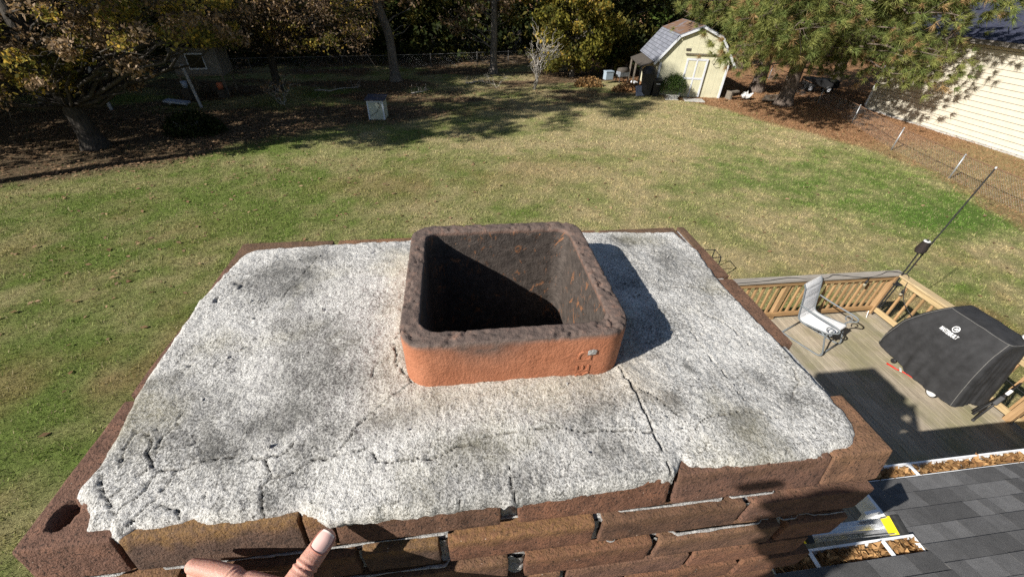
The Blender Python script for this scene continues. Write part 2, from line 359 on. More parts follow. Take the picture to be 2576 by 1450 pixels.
# brick: subdivided box with worn edges
def brick_np(x0, x1, y0, y1, z0, z1, seed, step=.007, r=.004, amp=.0012, hole=None):
    Vs, Fs, off = [], [], 0
    def lin(a, b): return np.linspace(a, b, max(2, int(round((b-a)/step))+1))
    def face(A, B, fn, flip):
        nonlocal off
        U, Vv = np.meshgrid(A, B); P = fn(U, Vv); na, nb = len(A), len(B)
        I = (np.arange(nb-1)[:, None]*na+np.arange(na-1)[None]).ravel()
        F = np.stack([I, I+1, I+na+1, I+na], 1)
        if flip: F = F[:, ::-1]
        Vs.append(P.reshape(-1, 3)); Fs.append(F+off); off += na*nb
    X, Y, Z = lin(x0, x1), lin(y0, y1), lin(z0, z1)
    st = lambda *a: np.stack(np.broadcast_arrays(*a), -1)
    if hole:
        X2, Y2 = np.linspace(x0, x1, int((x1-x0)/.0022)), np.linspace(y0, y1, int((y1-y0)/.0022))
        def top(u, v):
            q = ((u-hole[0])/hole[2])**2+((v-hole[1])/hole[3])**2+(vnoise(u*180, v*180, seed=3)-.5)*.5
            return st(u, v, z1-.045*sstep(1.12, .86, q))
        face(X2, Y2, top, False)
    else: face(X, Y, lambda u, v: st(u, v, z1+0*u), False)
    face(X, Z, lambda u, v: st(u, y0+0*u, v), False); face(X, Z, lambda u, v: st(u, y1+0*u, v), True)
    face(Y, Z, lambda u, v: st(x0+0*u, u, v), True); face(Y, Z, lambda u, v: st(x1+0*u, u, v), False)
    V = np.concatenate(Vs); F = np.concatenate(Fs)
    lo, hi = np.array([x0, y0, z0]), np.array([x1, y1, z1])
    inner = np.clip(V, lo+r, hi-r); d = V-inner; L = np.linalg.norm(d, axis=1, keepdims=True)
    k = (L > r) & (V[:, 2:3] > z1-.02-.0*L) | (L > r); V = np.where(k, inner+d/np.maximum(L, 1e-9)*r, V)
    cen = (lo+hi)/2; dr = (V-cen)/np.maximum(np.linalg.norm((V-cen)/(hi-lo)*2, axis=1, keepdims=True), .2); dr /= np.maximum(np.linalg.norm(dr, axis=1, keepdims=True), 1e-9)
    nz = (fbm(V[:, 0]*70, V[:, 1]*70, V[:, 2]*70, seed, 3)-.5)*2*amp+(vnoise(V[:, 0]*16, V[:, 1]*16, V[:, 2]*16, seed+5)-.5)*2*amp
    return V+dr*nz[:, None], F
TOP, BH, PITCH = 5.5, .0575, .0675
B_TINT = {'red': (.175, .092, .062), 'brown': (.135, .080, .057), 'orange': (.172, .100, .066), 'dark': (.098, .066, .052), 'plum': (.155, .090, .068)}
bricks = []      # x0 x1 y0 y1 course tint, ochre amount on top
r1 = random.Random(5)
def row_front(c, xs, y0, tints, och):
    for i, (a, b) in enumerate(xs): bricks.append((a, b, y0, y0+.095, c, tints[i % len(tints)], och[i % len(och)]))
row_front(0, [(-.390, -.2035), (-.1985, -.1695), (-.1655, .0320), (.0545, .2545), (.2640, .4830), (.4870, .5770)], .235, ['dark', 'brown', 'brown', 'red', 'plum', 'orange'], [.95, .8, .35, .1, .15, .25])
row_front(1, [(-.475, -.350), (-.340, -.150), (-.142, -.0480), (-.0370, .1570), (.1680, .3720), (.3830, .572)], .215, ['brown', 'brown', 'dark', 'red', 'brown', 'plum'], [.5, .35, .9, .7, .2, .15])
row_front(2, [(-.480, -.395), (-.383, -.190), (-.178, .042), (.066, .250), (.262, .452), (.464, .565)], .2075, ['red', 'orange', 'brown', 'red', 'brown', 'red'], [.3])
for k in range(3, 9):
    o = -.485 if k % 2 else -.585
    xs_ = []
    while o < .56:
        a, b = max(o, -.485), min(o+.195, .57)
        if b-a > .03: xs_.append((a, b))
        o += .206
    row_front(k, xs_, .206+.002*(k % 2), ['red', 'brown', 'orange', 'plum', 'red'], [.2])
# flanks and back of the upper courses
for k in range(0, 9):
    yy = .235+(.0 if k == 0 else -.02)
    o = yy if k % 2 == 0 else yy+.105
    ls = [(o+j*.206, min(o+j*.206+.196, .77)) for j in range(4) if o+j*.206 < .74]
    for j, (a, b) in enumerate(ls):
        hl = (j == 0 and k == 0)
        bricks.append((-.492, -.396, a, b, k, 'plum' if k == 0 else 'red', .05))
        if not (j == 0): bricks.append((.482, .577, a, b, k, 'brown', .1))
    o = -.492+(.1 if k % 2 else 0)
    while o < .56:
        bricks.append((o, min(o+.2, .577), .772, .8665, k, r1.choice(['brown', 'orange', 'dark']), .3)); o += .21
Vs, Fs, Ts, Os, off = [], [], [], [], 0
for i, (a, b, c_, d, k, tn, och) in enumerate(bricks):
    z1 = TOP-PITCH*k+r1.uniform(-.0012, .0012)
    fine = k < 3 and c_ < .24
    V, F = brick_np(a, b, c_, d, z1-BH, z1, 100+i, .0042 if fine else .012, .0028, .0007 if fine else .0010, hole=(-.463, .2705, .0115, .0165) if (i >= 0 and k == 0 and a == -.492 and abs(c_-.235) < 1e-6) else None)
    if k == 0 and c_ < .24: V = V.copy(); V[:, 1] -= .010*np.clip((z1-V[:, 2])/BH, 0, 1)*(V[:, 1] < c_+.05)
    t = np.array(B_TINT[tn])*r1.uniform(.88, 1.15)
    Vs.append(V); Fs.append(F+off); off += len(V); Ts.append(np.tile(t, (len(V), 1))); Os.append(np.full(len(V), och)*sstep(z1-.026, z1-.006, V[:, 2]+(vnoise(V[:, 0]*90, V[:, 1]*90, seed=i)-.5)*.018))
m = Mat('weathered brick', .9, .15)
n1 = m.noise(38, 6, .65); n2 = m.noise(160, 4, .7); n3 = m.noise(420, 3, .6)
c1 = m.mix(.85, m.attr('Col', 'Color'), m.ramp(n1, (.28, (.50, .47, .46)), (.5, (1, .97, .94)), (.72, (1.55, 1.38, 1.22))), 'MULTIPLY')
c1 = m.mix(m.ramp(m.noise(260, 3, .6), (.56, 0.0), (.64, .85)), c1, (.028, .022, .020))
c1 = m.mix(m.math('MULTIPLY', m.attr('ochre'), m.ramp(n2, (.30, 1.0), (.62, .25))), c1, (.255, .148, .058))
c1 = m.mix(m.ramp(n3, (.70, 0.0), (.76, .8)), c1, (.40, .20, .11))
c1 = m.mix(m.ramp(m.noise(240, 2, .5), (.755, 0.0), (.775, 1.0)), c1, (.5, .45, .38))
m.base(c1); m.bump(n3, .0014); m.bump(n2, .0022); m.bump(n1, .002)
M_BRICK = m.m
link('brickwork', mesh_np('brickwork', np.concatenate(Vs), np.concatenate(Fs), M_BRICK, np.concatenate(Ts), True, {'ochre': np.concatenate(Os)}), chim)
# mortar: rough core set back behind the brick faces
m = Mat('old mortar', .95, .1); n1 = m.noise(120, 5, .7); n2 = m.noise(500, 3, .7)
m.base(m.ramp(n1, (.3, (.22, .21, .20)), (.7, (.62, .61, .59)))); m.bump(n2, .002); m.bump(n1, .006); M_MORT = m.m
mb = MB()
def mortar_slab(x0, x1, y0, y1, z0, z1): mb.box(((x0+x1)/2, (y0+y1)/2, (z0+z1)/2), (x1-x0, y1-y0, z1-z0))
FX0, FX1, FY0, FY1 = -.086, .234, .398, .718          # flue opening through the core
def ringslab(x0, x1, y0, y1, z0, z1):
    mortar_slab(x0, FX0, y0, y1, z0, z1); mortar_slab(FX1, x1, y0, y1, z0, z1)
    mortar_slab(FX0, FX1, y0, FY0, z0, z1); mortar_slab(FX0, FX1, FY1, y1, z0, z1)
ringslab(-.402, .563, .247, .855, TOP-.0735, TOP-.006)
for k in range(1, 9): ringslab(-.478+.0011*k, .560-.0011*k, .2195+.0011*k+(.006 if k == 1 else 0), .855-.0011*k, TOP-.0675*(k+1)-.006, TOP-.0675*k-.0065)
mb.build('mortar', M_MORT, chim)
# plugs of mortar left in the open head joints
rp = random.Random(31)
for k in (0, 1, 2):
    row_ = sorted((b[0], b[1], b[2]) for b in bricks if b[4] == k and b[2] < .24)
    for (a0, a1, ya), (b0, b1, yb) in zip(row_[:-1], row_[1:]):
        if b0-a1 < .004: continue
        zt, zb = TOP-PITCH*k-.004, TOP-PITCH*k-BH-.006; n_ = 9; Vp = []; Fp = []
        for i in range(n_+1):
            z = lerp(zt, zb, i/n_); y = ya+.006+.007*rp.random()-(.006*i/n_ if k == 0 else 0)
            for q in range(5): Vp.append((lerp(a1-.002, b0+.002, q/4), y+rp.uniform(-.002, .003)+.004*(q in (0, 4)), z+rp.uniform(-.001, .001)))
        for i in range(n_):
            for q in range(4): Fp.append((i*5+q, i*5+q+1, i*5+q+6, i*5+q+5))
        plug = MB(); plug.add(Vp, Fp); plug.build('joint', M_MORT, chim, True)
# bed joints: beads that squeeze out under the first courses
rj = np.random.default_rng(3); U = np.linspace(-.47, .56, 420)
for zc, yf in ((TOP-.0625, .2235), (TOP-.130, .2095)):
    T = np.linspace(0, 2*np.pi, 9)[:-1]; A, B = np.meshgrid(U, T, indexing='ij')
    rr = .0016*(.2+1.4*fbm(A*45, B*.6, seed=int(zc*100), o=3))
    P = np.stack([A, (.2262 if yf > .22 else .2140)+np.cos(B)*(rr+.003*(fbm(A*18, 0*A, seed=7)-.5))+.010*sstep(.56, .44, fbm(A*13, 0*A, seed=int(yf*1e4))), zc+np.sin(B)*rr*.7], -1)
    n_ = 8; I = (np.arange(len(U)-1)[:, None]*n_+np.arange(n_)[None]).ravel(); J = (np.arange(len(U)-1)[:, None]*n_+(np.arange(n_)[None]+1) % n_).ravel()
    link('joint', mesh_np('joint', P.reshape(-1, 3), np.stack([I, J, J+n_, I+n_], 1), M_MORT, None, True), chim)
mb = MB()      # lower shaft down through the roof to the ground
mb.box((.042, .535, 2.43), (1.03, .632, 4.92))
m = Mat('brick shaft', .9, .15); bt = m.n('ShaderNodeTexBrick'); m.l(m.scale(m.coord(), (1, 1, 1), (rad(90), 0, 0)), bt.inputs[0])
bt.inputs['Color1'].default_value = (.16, .07, .045, 1); bt.inputs['Color2'].default_value = (.10, .055, .04, 1); bt.inputs['Mortar'].default_value = (.35, .33, .31, 1)
bt.inputs['Scale'].default_value = 1; bt.inputs['Brick Width'].default_value = .206; bt.inputs['Row Height'].default_value = .0675; bt.inputs['Mortar Size'].default_value = .005
m.base(bt.outputs[0]); mb.build('shaft', m.m, chim)

# ---- cement crown: a fine height field with traced outline, cracks and lichen
P = np.array(CROWN_EDGE); step = .0022
gx = np.arange(-.50, .585, step); gy = np.arange(.222, .885, step); GX, GY = np.meshgrid(gx, gy)
px_ = GX+(fbm(GX*60, GY*60, seed=1)-.5)*.0055+(fbm(GX*200, GY*200, seed=2)-.5)*.002
py_ = GY+(fbm(GX*60+9, GY*60, seed=3)-.5)*.0055+(fbm(GX*200, GY*200+5, seed=4)-.5)*.002
def segdist(px, py, A, close):
    d = np.full(px.shape, 9.0); n = len(A)
    for i in range(n if close else n-1):
        a, b = A[i], A[(i+1) % n]; ab = b-a; t = np.clip(((px-a[0])*ab[0]+(py-a[1])*ab[1])/max(ab@ab, 1e-12), 0, 1)
        d = np.minimum(d, np.hypot(px-a[0]-t*ab[0], py-a[1]-t*ab[1]))
    return d
def inside(px, py, A):
    r = np.zeros(px.shape, bool); n = len(A)
    for i in range(n):
        a, b = A[i], A[(i+1) % n]
        if a[1] == b[1]: continue
        c = ((a[1] > py) != (b[1] > py)) & (px < (b[0]-a[0])*(py-a[1])/(b[1]-a[1])+a[0]); r ^= c
    return r
sd = segdist(px_, py_, P, True)*np.where(inside(px_, py_, P), 1, -1)
fx, fy = .0742, .558                                   # flue centre
fd = np.maximum(np.abs(GX-fx), np.abs(GY-fy))-.1655
rise = .0105*sstep(.30, .0, fd)+.004*sstep(.05, 0, fd)+(fbm(GX*9, GY*9, seed=8)-.5)*.007
h = np.where(sd > 0, .0095*np.sqrt(np.clip(sd/.010, 0, 1)), -.010*np.clip(-sd/.0022, 0, 1)-.0)
h = h-.002+rise*sstep(0, .10, sd)
hf = (fbm(GX*150, GY*150, seed=11, o=3)-.5)*.0034+(fbm(GX*45, GY*45, seed=12, o=2)-.5)*.003
pit = vnoise(GX*70, GY*70, seed=13); pits = sstep(.93, .98, pit)*.75*(vnoise(GX*14+3, GY*14, seed=15) > .62)
pit2 = vnoise(GX*210, GY*210, seed=14); pits2 = sstep(.84, .95, pit2)
h = h+(hf-.006*pits-.0016*pits2)*sstep(0, .006, sd)
crk = np.zeros(GX.shape)
cxn = GX+(fbm(GX*60, GY*60, seed=16)-.5)*.008; cyn = GY+(fbm(GX*60, GY*60, seed=17)-.5)*.008
for w, pl in CRACKS:
    d = segdist(cxn, cyn, np.array(pl), False); wv = np.maximum(.00062, w*.00048)*(.50+.9*fbm(GX*32, GY*32, seed=18))
    crk = np.maximum(crk, sstep(1.35, .5, d/wv))
    if w >= 1.5:      # one lip stands a little proud
        h = h+.0012*np.exp(-(d/.010)**2)
h = h-.0055*crk
stn = np.zeros(GX.shape); wx = GX+(fbm(GX*22, GY*22, seed=61)-.5)*.05; wy = GY+(fbm(GX*22, GY*22, seed=62)-.5)*.05
for sx, sy, ra, rb, k in STAINS: stn = np.maximum(stn, k*np.exp(-(((wx-sx)/ra)**2+((wy-sy)/rb)**2)*.9))
stn = np.clip(stn*1.15+.5*sstep(.50, .70, fbm(GX*8, GY*8, seed=63)), 0, 1)
tanm = np.clip(sstep(.085, .0, fd)*(.5+fbm(GX*20, GY*20, seed=64)), 0, 1)
keep = (sd > -.0045) & (fd > -.012)
nid = -np.ones(GX.shape, int); nx_ = GX.shape[1]
q = keep[:-1, :-1] & keep[1:, :-1] & keep[:-1, 1:] & keep[1:, 1:]
jj, ii = np.nonzero(q); I = jj*nx_+ii; Fq = np.stack([I, I+1, I+nx_+1, I+nx_], 1)
used = np.unique(Fq); mp = -np.ones(GX.size, int); mp[used] = np.arange(len(used))
gy_, gx_ = np.gradient(sd, step); gl_ = np.maximum(np.hypot(gx_, gy_), .5); pl_ = np.clip(-sd, 0, .006)
V = np.stack([GX+gx_/gl_*pl_, GY+gy_/gl_*pl_, TOP+h], -1).reshape(-1, 3)[used]
m = Mat('cement crown', .95, .12)
n1 = m.noise(330, 4, .68); n2 = m.noise(620, 3, .7); n3 = m.noise(13, 6, .66); n4 = m.noise(60, 4, .6); st_ = m.attr('stain')
w_ = m.math('ADD', n1, m.math('MULTIPLY', m.math('SUBTRACT', n3, .47), .34)); w_ = m.math('ADD', w_, m.math('MULTIPLY', m.math('SUBTRACT', n4, .5), .12)); w_ = m.math('SUBTRACT', w_, m.math('MULTIPLY', st_, .10))
col = m.ramp(w_, (.30, (.12, .115, .107)), (.40, (.28, .272, .255)), (.48, (.50, .488, .462)), (.57, (.66, .647, .617)), (.72, (.78, .765, .735)))
col = m.mix(m.math('MULTIPLY', st_, m.ramp(n4, (.30, .85), (.65, .40))), col, (.13, .128, .12))
col = m.mix(m.math('MULTIPLY', m.attr('tan'), .42), col, (.46, .38, .27))
col = m.mix(m.math('MULTIPLY', m.ramp(m.noise(240, 3, .6), (.64, 0.0), (.68, 1.0)), .9), col, (.04, .038, .036))
col = m.mix(m.attr('crack'), col, (.055, .05, .045))
col = m.mix(m.ramp(m.noise(6, 3), (.52, 0.0), (.72, .22)), col, (.42, .37, .19))
m.base(col); m.bump(n2, .0012, .8); m.bump(n1, .0045, .9)
link('cement_crown', mesh_np('cement_crown', V, mp[Fq], m.m, None, True, {'stain': stn.ravel()[used], 'tan': tanm.ravel()[used], 'crack': np.clip(crk*.9+pits*.5, 0, 1).ravel()[used]}), chim)

# ---- clay flue liner
def rsq(hw, r, n):
    """rounded square, n points by arc length"""
    s = hw-r; L = 8*s+2*math.pi*r; out = []
    for k in range(n):
        t = (k/n*L+s) % L; side = 2*s+math.pi*r/2; q, u = int(t//side), t % side
        if u < 2*s: p = Vector((s+r, -s+u)); nn = Vector((1, 0))
        else:
            a = (u-2*s)/r; p = Vector((s+r*math.cos(a), s+r*math.sin(a))); nn = Vector((math.cos(a), math.sin(a)))
        R = Matrix.Rotation(q*math.pi/2, 2); out.append((*(R @ p), *(R @ nn)))
    return np.array(out)
NP = 420; o = rsq(.1655, .041, NP); inn = rsq(.1655-.027, .029, NP); RIM = TOP+.107
rows = []; soot = []; kind = []
zs = np.concatenate([np.linspace(TOP-.06, RIM-.012, 36), ])
def row(xy, z, s, k): rows.append(np.concatenate([xy, np.broadcast_to(z, (NP,))[:, None]], 1)); soot.append(np.full(NP, s)); kind.append(k)
th = np.arange(NP)/NP
for z in zs: row(o[:, :2], z, 0, 0)
for t in np.linspace(0, 1, 15):
    e = .0020*(1-np.sqrt(np.clip(1-(2*abs(t-.5))**4, 0, 1)))
    row(lerp(o[:, :2], inn[:, :2], t), RIM-e, 1, 1)
for z in np.concatenate([np.linspace(RIM-.010, RIM-.25, 60), np.linspace(RIM-.3, RIM-1.4, 12)]): row(inn[:, :2], z, .5, 2)
R = np.array(rows); nr = len(R); K = np.array(kind)[:, None]
cx_, cy_, cz_ = R[..., 0], R[..., 1], R[..., 2]
nzr = fbm(cx_*120, cy_*120, cz_*120, seed=201, o=4)-.5; nlow = fbm(cx_*14, cy_*14, cz_*14, seed=202, o=2)-.5
rimw = np.exp(-np.clip(RIM-cz_, 0, 1)/.010)
NN = np.stack([np.broadcast_to(o[:, 2], cx_.shape), np.broadcast_to(o[:, 3], cx_.shape)], -1)
sgn = np.where(K == 2, -1.0, np.where(K == 0, 1.0, 0.0))
amp = .0010+.0055*rimw*np.where(K == 2, 1.0, .45)
R[..., :2] += NN*((nzr*amp+nlow*.0025)*sgn)[..., None]
R[..., 2] += np.where(K == 1, nzr*.0045+nlow*.0012, rimw*(nlow*.004+nzr*.004))-.0028*np.where((K == 1) & (fbm(cx_*75, cy_*75, seed=203) > .66), 1, 0)
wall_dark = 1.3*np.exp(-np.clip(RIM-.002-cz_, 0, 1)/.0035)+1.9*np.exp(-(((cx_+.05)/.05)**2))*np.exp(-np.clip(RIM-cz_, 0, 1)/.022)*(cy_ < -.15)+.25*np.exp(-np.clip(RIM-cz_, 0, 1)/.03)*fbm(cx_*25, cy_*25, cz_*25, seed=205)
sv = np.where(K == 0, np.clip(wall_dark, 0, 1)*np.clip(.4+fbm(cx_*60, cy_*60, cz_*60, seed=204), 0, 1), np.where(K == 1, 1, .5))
I = (np.arange(nr-1)[:, None]*NP+np.arange(NP)[None]).ravel(); J = (np.arange(nr-1)[:, None]*NP+(np.arange(NP)[None]+1) % NP).ravel()
m = Mat('fired clay', .72, .25)
n1 = m.noise(26, 5, .6); n2 = m.noise(230, 4, .7); n3 = m.noise(70, 6, .7)
clay = m.ramp(n1, (.3, (.33, .125, .064)), (.7, (.43, .175, .095)))
clay = m.mix(m.ramp(n2, (.66, 0.0), (.74, .6)), clay, (.55, .33, .22))
clay = m.mix(m.ramp(m.noise(90, 3, .5), (.60, 0.0), (.72, .45)), clay, (.25, .095, .05))
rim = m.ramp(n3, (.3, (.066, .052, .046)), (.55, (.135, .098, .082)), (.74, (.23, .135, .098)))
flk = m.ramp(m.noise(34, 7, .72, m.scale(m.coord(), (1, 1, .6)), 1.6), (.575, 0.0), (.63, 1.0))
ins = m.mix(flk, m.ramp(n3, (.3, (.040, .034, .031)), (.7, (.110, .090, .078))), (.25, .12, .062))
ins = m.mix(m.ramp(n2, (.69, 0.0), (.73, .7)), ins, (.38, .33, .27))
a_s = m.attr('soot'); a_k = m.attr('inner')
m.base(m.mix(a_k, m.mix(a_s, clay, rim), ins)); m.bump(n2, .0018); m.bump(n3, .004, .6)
m.rough(m.mix(a_k, (.75, .75, .75), (.5, .5, .5)))
fl = link('flue_liner', mesh_np('flue_liner', R.reshape(-1, 3), np.stack([I, J, J+NP, I+NP], 1), m.m, None, True, {'soot': sv.ravel(), 'inner': np.broadcast_to(np.where(K == 2, 1.0, 0.0), cx_.shape).ravel()}), chim)
fl.location = (fx, fy, 0)
M_CLAY = m.m
def text_mesh(name, txt, size, mat, parent, M, ext=.001, shear=0.0, bold=0.0, sx=1.0, sp=1.0):
    cu = bpy.data.curves.new(name, 'FONT'); cu.body = txt; cu.size = size; cu.extrude = ext; cu.shear = shear; cu.offset = bold; cu.align_x = 'CENTER'; cu.align_y = 'CENTER'; cu.space_character = sp; cu.resolution_u = 3
    t = bpy.data.objects.new(name, cu); C.objects.link(t); bpy.context.view_layer.update()
    me = bpy.data.meshes.new_from_object(t.evaluated_get(bpy.context.evaluated_depsgraph_get())); bpy.data.objects.remove(t)
    for v in me.vertices: v.co.x *= sx
    me.transform(M); me.materials.clear(); me.materials.append(mat); me.name = name
    return link(name, me, parent)
# letters pressed proud of the clay, reading upwards
mt = Matrix.Translation((.0980, -.1667, TOP+.044)) @ Matrix.Rotation(rad(90), 4, 'X') @ Matrix.Rotation(rad(90), 4, 'Z')
text_mesh('lettering', 'RE D', .030, M_CLAY, fl, mt, .0006)
mb = MB(); mb.add([(.1, -.169, TOP+.068), (.112, -.169, TOP+.0695), (.114, -.168, TOP+.076), (.108, -.1685, TOP+.0795), (.1, -.1683, TOP+.077), (.106, -.1697, TOP+.073)], [(0, 1, 5), (1, 2, 5), (2, 3, 5), (3, 4, 5), (4, 0, 5)])
mb.build('mortar_smear', M_MORT, fl)
# loose crumbs on the crown
rr = random.Random(8); bm_ = MB()
for k in range(46):
    x, y = rr.uniform(-.40, .5), rr.uniform(.26, .8)
    if max(abs(x-fx), abs(y-fy)) < .175: continue
    s = rr.uniform(.0015, .0042); j = int((y-.222)/step); i = int((x+.5)/step)
    if sd[j, i] < .01: continue
    V = [Vector((rr.gauss(0, 1), rr.gauss(0, 1), rr.gauss(0, .7))).normalized()*s*rr.uniform(.7, 1.3)+Vector((x, y, TOP+h[j, i]+s*.5)) for _ in range(8)]
    b2 = bmesh.new()
    for v in V: b2.verts.new(v)
    bmesh.ops.convex_hull(b2, input=b2.verts[:]); b2.verts.index_update()
    bm_.add([v.co.copy() for v in b2.verts], [tuple(v.index for v in f.verts) for f in b2.faces]); b2.free()
gr = bm_.build('mortar_crumbs', M_MORT); tag(gr, 'loose mortar crumbs and grit lying on the cement crown', 'grit', kind='stuff')
# ------------------------------------------------------------ house: roof, gutters, wall
house = thing('house', 'house under the chimney with a grey shingle roof and leaf filled white gutters', 'house')
SL = .33
def rz(y): return 3.0+SL*(1.19-y)
m = Mat('asphalt shingle', .95, .1)
n1 = m.noise(900, 2, .6); n2 = m.noise(14, 4, .6); n3 = m.noise(300, 3, .8)
c1 = m.mix(.9, m.attr('Col', 'Color'), m.ramp(n3, (.25, .45), (.75, 1.6)), 'MULTIPLY')
c1 = m.mix(.5, c1, m.ramp(n2, (.3, .75), (.7, 1.25)), 'MULTIPLY'); m.base(c1); m.bump(n3, .0025)
rr = random.Random(12); mb = MB(); ex = .1185
def shingles(x0, x1, ye, ytop):
    k = 0; y = ye
    while y > ytop:
        xo = x0-rr.uniform(0, .3)
        while xo < x1:
            w = rr.choice((.09, .12, .15, .18, .21)); a, b = max(xo, x0), min(xo+w-.002, x1)
            if b > a+.01:
                s = rr.choice((.085, .095, .11, .125, .15)); c = (s*1.0, s*.985, s*.985)
                th = .006 if s > .11 else .009
                ya, yb = y, y-ex-.006
                mb.add([(a, ya, rz(ya)+th), (b, ya, rz(ya)+th), (b, yb, rz(yb)+.0012), (a, yb, rz(yb)+.0012), (a, ya, rz(ya)-.004), (b, ya, rz(ya)-.004)],
                       [(0, 1, 2, 3), (4, 5, 1, 0), (4, 0, 3), (5, 2, 1)], c)
            xo += w
        y -= ex; k += 1
shingles(2.87, 7.2, 1.19, -2.4); shingles(-6.5, 2.868, .675, -2.4)
mb.build('roof', m.m, house)
mb = MB()      # roof deck under the shingles, so that no light leaks through
for x0, x1, ye in ((2.87, 7.2, 1.18), (-6.5, 2.87, .665)):
    for ya, yb in ((ye, -2.4),): mb.add([(x0, ya, rz(ya)-.012), (x1, ya, rz(ya)-.012), (x1, yb, rz(yb)-.012), (x0, yb, rz(yb)-.012), (x0, ya, rz(ya)-.09), (x1, ya, rz(ya)-.09), (x1, yb, rz(yb)-.09), (x0, yb, rz(yb)-.09)],
        [(0, 1, 2, 3), (7, 6, 5, 4), (0, 4, 5, 1), (1, 5, 6, 2), (2, 6, 7, 3), (3, 7, 4, 0)])
M_WHITE = simple('white painted metal', (.78, .79, .80), .4, .06, 8, spec=.5)
mb.build('roof_deck', simple('plywood', (.25, .18, .1), .9), house)
mb = MB(); mb.box((.35, -.9, 1.42), (13.4, 2.4, 2.84)); mb.build('wall', simple('house siding', (.55, .53, .48), .8), house)
mb = MB(); mb.box((2.860, .995, 2.995), (.018, .41, .16)); mb.box((2.845, .93, 3.06), (.02, .30, .05))
mb.box((2.80, .965, 3.0), (.10, .02, .18), Matrix.Rotation(rad(-14), 3, 'Y')); mb.build('fascia', M_WHITE, house)
def gutter(x0, x1, y, z, nb):
    prof = [(0, .0), (0, -.095), (.075, -.095), (.105, -.03), (.105, .006), (.092, .006), (.092, -.003), (.100, -.006), (.099, -.028), (.071, -.088), (.005, -.088), (.005, 0)]
    mb = MB(); V = [(x, y+a, z+b) for x in (x0, x1) for a, b in prof]; n = len(prof)
    mb.add(V, [(i, (i+1) % n, (i+1) % n+n, i+n) for i in range(n)])
    for xe in (x0, x1-.003): mb.add([(xe, y+a, z+b) for a, b in prof[:5]]+[(xe+.003, y+a, z+b) for a, b in prof[:5]], [(0, 1, 2, 3, 4), (9, 8, 7, 6, 5)])
    g = mb.build('gutter', M_WHITE, house)
    for k in range(nb):
        xb = x0+(x1-x0)*(k+.55)/nb
        MB().box((xb, y+.05, z+.004), (.028, .098, .004)).build('bracket', M_WHITE, g)
    return g
gutter(2.88, 7.2, 1.20, 2.992, 4); gutter(1.80, 2.86, .675, 3.160, 2)
V = []; F = []; cc = []; r_ = np.random.default_rng(9)
def gl(n, x0, x1, y, z):
    x = x0+(x1-x0)*r_.random(n); yy = y+.012+.078*r_.random(n); zz = z-.05+.055*r_.random(n)
    a = r_.random(n)*6.28; s = .014+.020*r_.random(n)
    u = np.stack([np.cos(a), np.sin(a), r_.normal(0, .6, n)], -1)*s[:, None]; v = np.stack([-np.sin(a), np.cos(a), r_.normal(0, .6, n)], -1)*s[:, None]*.55
    p = np.stack([x, yy, zz], -1); V.append(np.stack([p-u, p-v, p+u, p+v], 1).reshape(-1, 3))
    cc.append(np.repeat(lerp(np.array([.22, .11, .045]), np.array([.50, .30, .13]), r_.random((n, 1)))*(.5+.7*r_.random((n, 1))), 4, 0))
gl(2400, 2.9, 7.1, 1.195, 2.976); gl(800, 1.82, 2.84, .672, 3.146)
V = np.concatenate(V); g = link('gutter_leaves', mesh_np('gutter_leaves', V, np.arange(len(V)).reshape(-1, 4), M_DRY, np.concatenate(cc)))
tag(g, 'curled brown leaves filling the white gutters along the roof edge', 'leaves', kind='stuff')

# ------------------------------------------------------------ ladder leaning against the short gutter
M_ALU = simple('ladder aluminium', (.62, .63, .65), .38, .12, 40, metal=.7)
M_YEL = simple('yellow plastic', (.80, .62, .02), .45, .08, 20); M_RUB = simple('black rubber', (.025, .025, .025), .8, .3, 40)
lad = thing('ladder', 'aluminium ladder with yellow end caps standing against the short gutter beside the chimney', 'ladder')
tops = [Vector((1.80, .735, 3.60)), Vector((2.36, .715, 3.60))]; feet = [Vector((1.80, 1.50, 1.04)), Vector((2.36, 1.50, 1.04))]
for i in (0, 1):
    t, f = tops[i], feet[i]; d = (f-t).normalized(); mb = MB()
    s = 1 if i == 0 else -1
    mb.bar(t, f, .006, .085, 0, (0, -1, 0)); 
    for q in (-1, 1): mb.bar(t+Vector((s*.016, 0, 0))+Vector((0, q*.040*d.z*-1, q*.040*d.y)), f+Vector((s*.016, 0, 0))+Vector((0, q*.040*d.z*-1, q*.040*d.y)), .032, .005, 0, (0, -1, 0))
    rl = mb.build('rail', M_ALU, lad)
    mb = MB(); mb.bar(t-d*.015, t+d*.055, .040, .094, .008, (0, -1, 0)); mb.build('end_cap', M_YEL, rl)
    mb = MB(); mb.bar(t-d*.045, t-d*.012, .036, .098, .008, (0, -1, 0)); mb.build('rubber_tip', M_RUB, rl)
    mb = MB(); mb.box(f+Vector((0, 0, -.012)), (.06, .12, .05), None, .008); mb.build('foot', M_RUB, rl)
for k in range(10):
    p = tops[0]+(feet[0]-tops[0])*((k+.45)/10); q = tops[1]+(feet[1]-tops[1])*((k+.45)/10)
    MB().bar(p, q, .03, .034, .006, (0, -1, 0)).build('rung', M_ALU, lad)
mb = MB(); mb.bar((1.72, .80, 3.40), (2.42, .80, 3.40), .035, .05, .004); mb.build('stabilizer_bar', M_ALU, lad)

